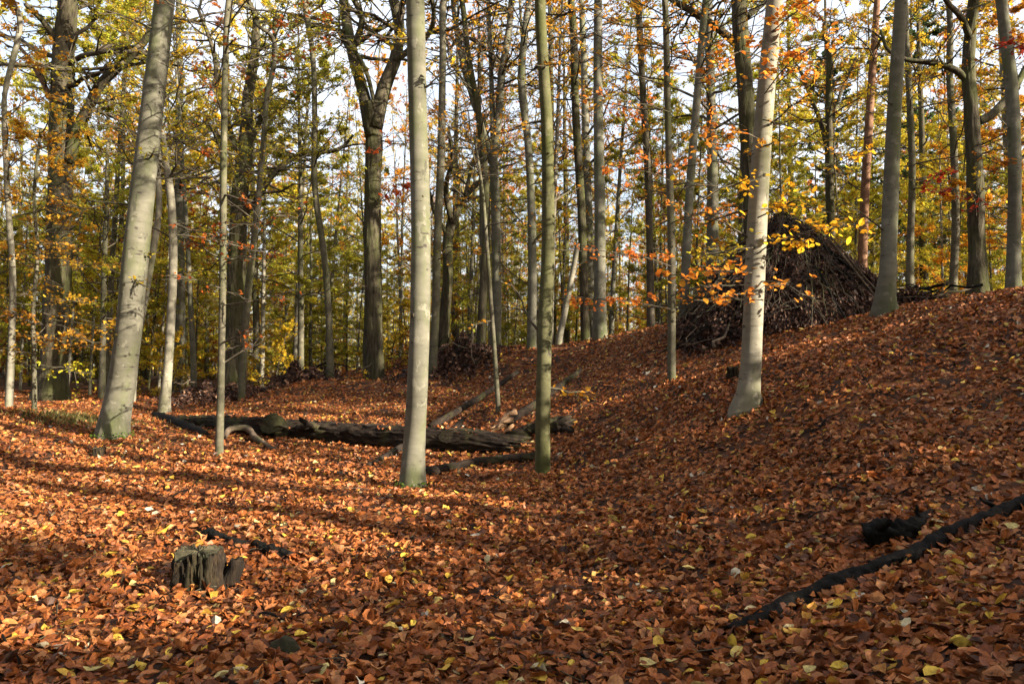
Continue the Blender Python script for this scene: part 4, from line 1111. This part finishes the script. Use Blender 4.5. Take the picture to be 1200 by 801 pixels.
# twigs scattered on the leaves
TW = [[(1128, 404), (1150, 420), (1184, 438)], [(1010, 445), (1040, 470), (1085, 478)], [(950, 512), (970, 496), (995, 480)], [(960, 548), (1000, 540), (1030, 538)], [(1170, 465), (1176, 485)],
      [(195, 590), (215, 580), (240, 560)], [(300, 728), (340, 732), (385, 726)], [(0, 755), (15, 775), (28, 800)], [(680, 783), (705, 781), (722, 784)], [(870, 562), (890, 552), (915, 548)],
      [(270, 547), (290, 556), (310, 560)], [(330, 575), (370, 577), (440, 578)], [(0, 666), (20, 668), (45, 666)], [(745, 607), (758, 602), (765, 600)], [(100, 500), (115, 507), (126, 514)], [(1040, 588), (1070, 580), (1090, 572)],
      [(560, 700), (590, 712), (640, 708)], [(150, 690), (180, 700), (196, 716)], [(450, 660), (480, 652), (520, 655)], [(905, 620), (950, 612), (980, 600)]]
for k, pts_ in enumerate(TW):
    P = [on_ground(u, v) for u, v in pts_]
    Q = np.array([(p[0], p[1], g1(p[0], p[1]) + .045, .007) for p in P])
    pale = k in (0, 4, 11, 13, 14)
    S_ = spline(np.c_[Q[:, :3], Q[:, 3] * (.8 if pale else 1.1)], 14)
    S_[:, 2] += .02 * np.sin(np.arange(14) * .9 + k)
    S_[:, 3] *= np.linspace(1.2, .45, 14)
    mb = MB(); limb_mesh(mb, S_[:, :3], S_[:, 3], 6, .1, 20, k)
    rr = np.random.default_rng(500 + k)
    for q_ in range(3):
        j = rr.integers(4, 12); d = unit(rr.normal(size=3) * [1, 1, .3] + [0, 0, .15])
        limb_mesh(mb, S_[j, :3] + d * np.linspace(0, 1, 5)[:, None] * rr.uniform(.08, .25), np.linspace(.005, .002, 5), 5, .1, 9, k)
    o = mb.build('twig', M['pole' if pale else 'wet'], None, Q[0, :3])
    o.location = tuple(Q[0, :3])
    tag(o, 'thin pale twig lying on the fallen leaves' if pale else 'thin dark twig lying on the fallen leaves', 'twig', 'pale twigs on the leaves' if pale else 'dark twigs on the leaves')


# ------------------------------------------------------------------ stumps
def stump(label, u, v, w_px, h_px, seed, slit=True, remnant=True, group=None, top='stumptop'):
    p = on_ground(u, v)
    base = np.array([p[0], p[1], g1(p[0], p[1])])
    r = w_px * p[1] / FPX / 2; h = h_px * p[1] / FPX
    rr = np.random.default_rng(seed)
    t = thing('tree_stump', label, 'stump', base)
    n, rows = 96, 26
    th = np.arange(n) * 2 * math.pi / n
    wrap = lambda c_: ((th - c_ + math.pi) % (2 * math.pi)) - math.pi
    grain = rr.normal(size=(rows, n))                      # vertical grain: ridges that run and break
    for _ in range(5):
        e_ = np.pad(grain, ((1, 1), (0, 0)), mode='edge'); grain = (e_[:-2] + e_[1:-1] + e_[2:]) / 3
    grain = .6 * grain + .4 * np.roll(grain, 1, 1)
    grain /= grain.std()
    outline = 1 + .06 * np.sin(2 * th + 1) + .06 * np.sin(3 * th + 2) + .04 * np.sin(5 * th)
    topz = h * (1 + .03 * np.sin(3 * th) + .035 * rr.normal(size=n))
    cracks = [(3.75, .13, .45, .5), (4.55, .20, .34, -.6), (5.2, .10, .34, .4), (1.0, .1, .2, .2), (2.6, .1, .2, -.3)] if slit else []
    for a_, wd, dp, dr in cracks[:3]:
        topz = topz - h * dp * .5 * np.exp(-(wrap(a_ + dr * .4) / (wd * 1.8)) ** 2)
    V = []
    for j in range(rows):
        s = j / (rows - 1)
        w = outline * (1 + .45 * math.exp(-s / .2)) * (1 - .10 * s) + .05 * grain[j]
        for a_, wd, dp, dr in cracks:
            w = w - dp * (.55 + .45 * math.sin(3 * s + a_)) * np.exp(-(wrap(a_ + dr * (s - .6)) / (wd * (1.25 - .5 * s))) ** 2)
        V.append(np.c_[np.cos(th) * r * w, np.sin(th) * r * w, -.06 + s * (topz + .06)])
    V = np.concatenate(V)
    i = np.arange(rows - 1)[:, None] * n; k = np.arange(n)[None]; k2 = (k + 1) % n
    q = np.stack([i + k, i + k2, i + n + k2, i + n + k], -1).reshape(-1, 4)
    MB().add(V, quads=q, smooth=False).build('trunk', M['stump'], t)
    ringo = V[(rows - 1) * n:]
    rings = [ringo + [0, 0, .0015]]
    for s in (.84, .62, .4, .2):
        b_ = s ** 2
        rg = np.c_[ringo[:, :2] * s * b_ + np.c_[np.cos(th), np.sin(th)] * r * s * .95 * (1 - b_), ringo[:, 2] * b_ + (1 - b_) * h * .98 + rr.normal(0, .006, n)]
        rings.append(rg)
    V2 = np.concatenate(rings + [np.array([[0, 0, h * .97]])])
    i = np.arange(4)[:, None] * n
    q = np.stack([i + k, i + k2, i + n + k2, i + n + k], -1).reshape(-1, 4)
    tr = [(4 * n + j, 4 * n + (j + 1) % n, 5 * n) for j in range(n)]
    MB().add(V2, tr, q, smooth=False).build('cut_face', M[top], t)
    if remnant:
        line = np.array([(r * 1.25, r * .1, -.05), (r * 1.3, r * .12, h * .25), (r * 1.42, r * .15, h * .5), (r * 1.5, r * .15, h * .66)])
        mb = MB(); limb_mesh(mb, spline(line, 10), np.linspace(r * .42, r * .3, 10), 12, .15, 20, seed, ends=(0, h * .15)); mb.build('broken_shoot', M['stump'], t)
        for a in (4.0, 4.7, 5.2):
            line = np.array([(math.cos(a) * r * 1.15, math.sin(a) * r * 1.15, -.03), (math.cos(a) * r * 1.0, math.sin(a) * r * 1.0, h * .45), (math.cos(a) * r * .98, math.sin(a) * r * .98, h * .8)])
            mb = MB(); limb_mesh(mb, spline(line, 9), np.linspace(.03, .008, 9), 6, .3, 20, seed + int(a * 10)); mb.build('splinter', M['stump'], t)
    return t


stump('weathered cut stump with split sides and a greenish flat top', 232, 688, 56, 41, 1)
stump('tiny mossy stump peeping out of leaves close to the stout leaning beech', 116, 536, 13, 11, 2, False, False)
stump('small dark stump on the slope just behind the pale scarred beech', 859, 443, 14, 13, 3, True, False)

# lump of mossy rotten wood among the leaves
p = on_ground(330, 768)
base = np.array([p[0], p[1], g1(p[0], p[1])])
line = base + np.array([(-.07, 0, .0), (-.02, .01, .035), (.05, -.01, .04), (.10, 0, .0)])
mb = MB(); limb_mesh(mb, spline(line, 14), np.array([.02, .03, .038, .045, .045, .04, .045, .05, .045, .04, .035, .03, .025, .015]), 12, .2, 30, 9)
o = mb.build('wood_lump', M['stumptop'], None, base); o.location = tuple(base)
tag(o, 'small lump of mossy rotten wood half sunk in leaves', 'wood')

# ------------------------------------------------------------------ brushwood shelter on the crest
r_ = np.random.default_rng(61)
YS = 17.0
ap = pix(918, 258, YS + .3)
sh_base = np.array([ap[0], ap[1], g1(ap[0], ap[1])])
sh = thing('brush_shelter', 'cone shaped den of branches thatched with dead brown leafy brushwood', 'shelter', sh_base)
feet = []
for k in range(34):
    a = 2 * math.pi * k / 34 + r_.normal(0, .06)
    ru = 2.55 if math.cos(a) > 0 else 2.25
    f = np.array([sh_base[0] + ru * math.cos(a) * r_.uniform(.92, 1.08), sh_base[1] + 1.7 * math.sin(a) * r_.uniform(.95, 1.05), 0])
    f[2] = g1(f[0], f[1]) - .05
    topp = ap + r_.normal(0, .10, 3) + (ap - f) * r_.uniform(-.02, .10)
    mid = (f + topp) / 2 + r_.normal(0, .06, 3)
    S_ = spline(np.array([(*f, .035), (*mid, .028), (*topp, .016)]), 12)
    mb = MB(); limb_mesh(mb, S_[:, :3], S_[:, 3] * r_.uniform(.7, 1.3), 7, .08, 5, k)
    for q_ in range(3):
        j = r_.integers(3, 11); d = unit(r_.normal(size=3) + [0, 0, .3])
        limb_mesh(mb, S_[j, :3] + d * np.linspace(0, 1, 5)[:, None] * r_.uniform(.2, .7), np.linspace(.010, .003, 5), 5, .1, 5, k)
    mb.build('pole', M['wet' if k % 3 else 'pole'], sh, sh_base)
    feet.append(f)
feet = np.array(feet)


for k in range(22):                                       # loose branches leant on over the leaves, some past the top
    a = r_.uniform(-2.4, 1.0) if k < 14 else r_.uniform(2.6, 4.3)
    f = np.array([sh_base[0] + 2.75 * math.cos(a) * r_.uniform(.85, 1.05), sh_base[1] + 1.95 * math.sin(a), 0]); f[2] = g1(f[0], f[1]) - .03
    topp = f + (ap + np.array([.25 * math.cos(a), .3 * math.sin(a), .2]) - f) * r_.uniform(.55, 1.16) + r_.normal(0, .12, 3)
    S_ = spline(np.array([(*f, .026), *[(*(f + (topp - f) * q_ + r_.normal(0, .05, 3)), .022 - .012 * q_) for q_ in (.35, .7)], (*topp, .006)]), 14)
    mb = MB(); limb_mesh(mb, S_[:, :3], S_[:, 3] * r_.uniform(.6, 1.3), 7, .1, 5, k)
    for q_ in range(6):
        j = r_.integers(3, 13); d = unit(r_.normal(size=3) + unit(topp - f) * 1.2)
        limb_mesh(mb, S_[j, :3] + d * np.linspace(0, 1, 5)[:, None] * r_.uniform(.2, .6), np.linspace(.008, .002, 5), 5, .1, 5, k)
    mb.build('leaning_branch', M[('wet', 'twig', 'pole')[k % 3]], sh, sh_base)


def thatch(n, a0, a1, t0, t1, seed, thick=.16):
    rr = np.random.default_rng(seed)
    a = rr.uniform(a0, a1, n); t = t0 + (t1 - t0) * (1 - np.sqrt(rr.random(n)))
    kf = (a / (2 * math.pi) * 34) % 34; k0 = kf.astype(int) % 34; fr = (kf % 1)[:, None]
    foot = feet[k0] * (1 - fr) + feet[(k0 + 1) % 34] * fr
    c = foot + (ap - foot) * t[:, None]
    outw = unit(np.c_[np.cos(a) / 2.4, np.sin(a) / 1.7, np.full(n, .35)])
    lump = .5 + .5 * np.sin(a * 9 + t * 7) * np.sin(t * 15 + a * 3)
    c += outw * ((rr.random(n) * thick + .10 * lump)[:, None])
    ax = unit(foot - ap) + rr.normal(0, .38, (n, 3))
    return leaf_verts(c, ax, unit(outw + rr.normal(0, .6, (n, 3))), rr.uniform(.05, .11, n), LEAF2, rr, 1.2, (.65, 1.1))


mb = MB()
v, f = thatch(26000, -2.0, 1.6, .0, .95, 1); mb.add(v, f, smooth=False)
v, f = thatch(8000, 1.6, 4.28, .0, .55, 2, .3); mb.add(v, f, smooth=False)
v, f = thatch(7000, 2.4, 4.28, .45, 1.0, 3, .2); mb.add(v, f, smooth=False)
n = 700                                                   # thin twigs hanging among the leaves, ends sticking out
a = r_.uniform(-2.1, 4.3, n); t0 = r_.random(n) * .9
foot = np.c_[sh_base[0] + 2.4 * np.cos(a), sh_base[1] + 1.7 * np.sin(a), np.full(n, sh_base[2])]
c = foot + (ap - foot) * t0[:, None] + np.c_[np.cos(a), np.sin(a), np.full(n, .5)] * r_.uniform(.08, .26, (n, 1))
d = unit(ap - foot) + r_.normal(0, .35, (n, 3))
L_ = r_.uniform(.3, .9, n)[:, None, None]
ts_ = np.linspace(-.5, .5, 5)[None, :, None]
v, q = tubes(c[:, None] + d[:, None] * ts_ * L_ + r_.normal(0, .02, (n, 5, 3)), np.tile(np.linspace(.009, .003, 5), (n, 1)), 4)
mb.add(v, quads=q, mat=1)
o = mb.build('thatch', [M['dead'], M['twig']], sh, sh_base)
o['kind'] = 'stuff'
o['label'] = 'dead brown leafy brushwood hung over the poles'


def heap(label, u0, u1, v, Y, hgt, nb, nl, seed, mat='dead', depth=1.0):
    """A low tangle of dead branches and brown leaves."""
    rr = np.random.default_rng(seed)
    a = pix(u0, v, Y); b = pix(u1, v, Y)
    c0 = (a + b) / 2; c0[2] = g1(c0[0], c0[1])
    half = abs(b[0] - a[0]) / 2
    t = thing('brush_heap', label, 'brush', c0)
    for k in range(nb):
        p = c0 + np.array([rr.uniform(-1, 1) * half, rr.uniform(-depth, depth), 0])
        d = np.array([rr.normal(), rr.normal() * .6, rr.uniform(0, .35)]); d = unit(d)
        L = rr.uniform(.8, 2.0)
        env = hgt * (1 - min(1, abs(p[0] - c0[0]) / half) ** 2)
        line = p + d * np.linspace(-.5, .5, 7)[:, None] * L + rr.normal(0, .05, (7, 3))
        line[:, 2] = gz(line[:, 0], line[:, 1]) + np.clip(rr.random() * env + (line[:, 2] - p[2]), .0, hgt * 1.3) + rr.normal(0, .02, 7)
        mb = MB(); limb_mesh(mb, line, np.linspace(.026, .008, 7) * rr.uniform(.5, 1.5), 6, .1, 6, k)
        for q_ in range(3):
            j = rr.integers(1, 6); dd = unit(rr.normal(size=3) + [0, 0, .5])
            limb_mesh(mb, line[j] + dd * np.linspace(0, 1, 4)[:, None] * rr.uniform(.2, .6), np.linspace(.008, .003, 4), 4, .1, 6, k)
        mb.build('stick', M['wet' if k % 4 else 'pole'], t, c0)
    x = c0[0] + rr.normal(0, .45, nl) * half; y = c0[1] + rr.normal(0, .5, nl) * depth
    env = hgt * np.exp(-(((x - c0[0]) / half) ** 2 * 1.4 + ((y - c0[1]) / depth) ** 2 * .8)) * (.6 + .4 * np.sin(x * 3.1) * np.sin(x * 7 + y * 3))
    z = gz(x, y) + rr.random(nl) ** .7 * np.maximum(env, .02)
    v_, f_ = leaf_verts(np.c_[x, y, z], rr.normal(size=(nl, 3)), unit(rr.normal(size=(nl, 3)) + [0, 0, .6]), rr.uniform(.07, .14, nl), LEAF2, rr)
    o = MB().add(v_, f_, smooth=False).build('dead_foliage', M[mat], t, c0)
    o['kind'] = 'stuff'
    return t


heap('low dark brush heap of sticks and dead leaves beyond the log', 300, 428, 466, 24.0, 1.05, 34, 9000, 1, depth=1.3)
heap('long brown heap of dead bracken and sticks along the ridge foot', 462, 578, 452, 22.5, 1.05, 34, 10000, 2, depth=1.7)
heap('tangle of dark twigs and dead leaves against the open side of the shelter', 806, 880, 388, 16.4, .8, 30, 2600, 3, depth=.6)
heap('small pile of dark sticks on the far side of the shelter behind the crest beech', 1040, 1100, 366, 16.5, .5, 14, 900, 4, depth=.5)
heap('low brown bracken patch beyond the far end of the log', 200, 300, 472, 22.5, .65, 16, 6500, 5, depth=1.4)

# grass by the stout beech
r_ = np.random.default_rng(71)
n = 900
p = on_ground(88, 492)
x = p[0] + r_.normal(0, .55, n); y = p[1] + r_.normal(0, .5, n)
c = np.c_[x, y, gz(x, y) + .05]
v, f = leaf_verts(c, unit(np.array([0, 0, 1.0]) + r_.normal(0, .55, (n, 3))), unit(r_.normal(size=(n, 3)) * [1, 1, .1]), r_.uniform(.10, .24, n), (LEAF2[0] * [1, .14, .3], LEAF2[1]), r_, .6)
o = MB().add(v, f, smooth=False).build('grass', M['grass']); o['kind'] = 'stuff'; o['label'] = 'patch of short yellow green grass near the stout beech'; o['category'] = 'grass'
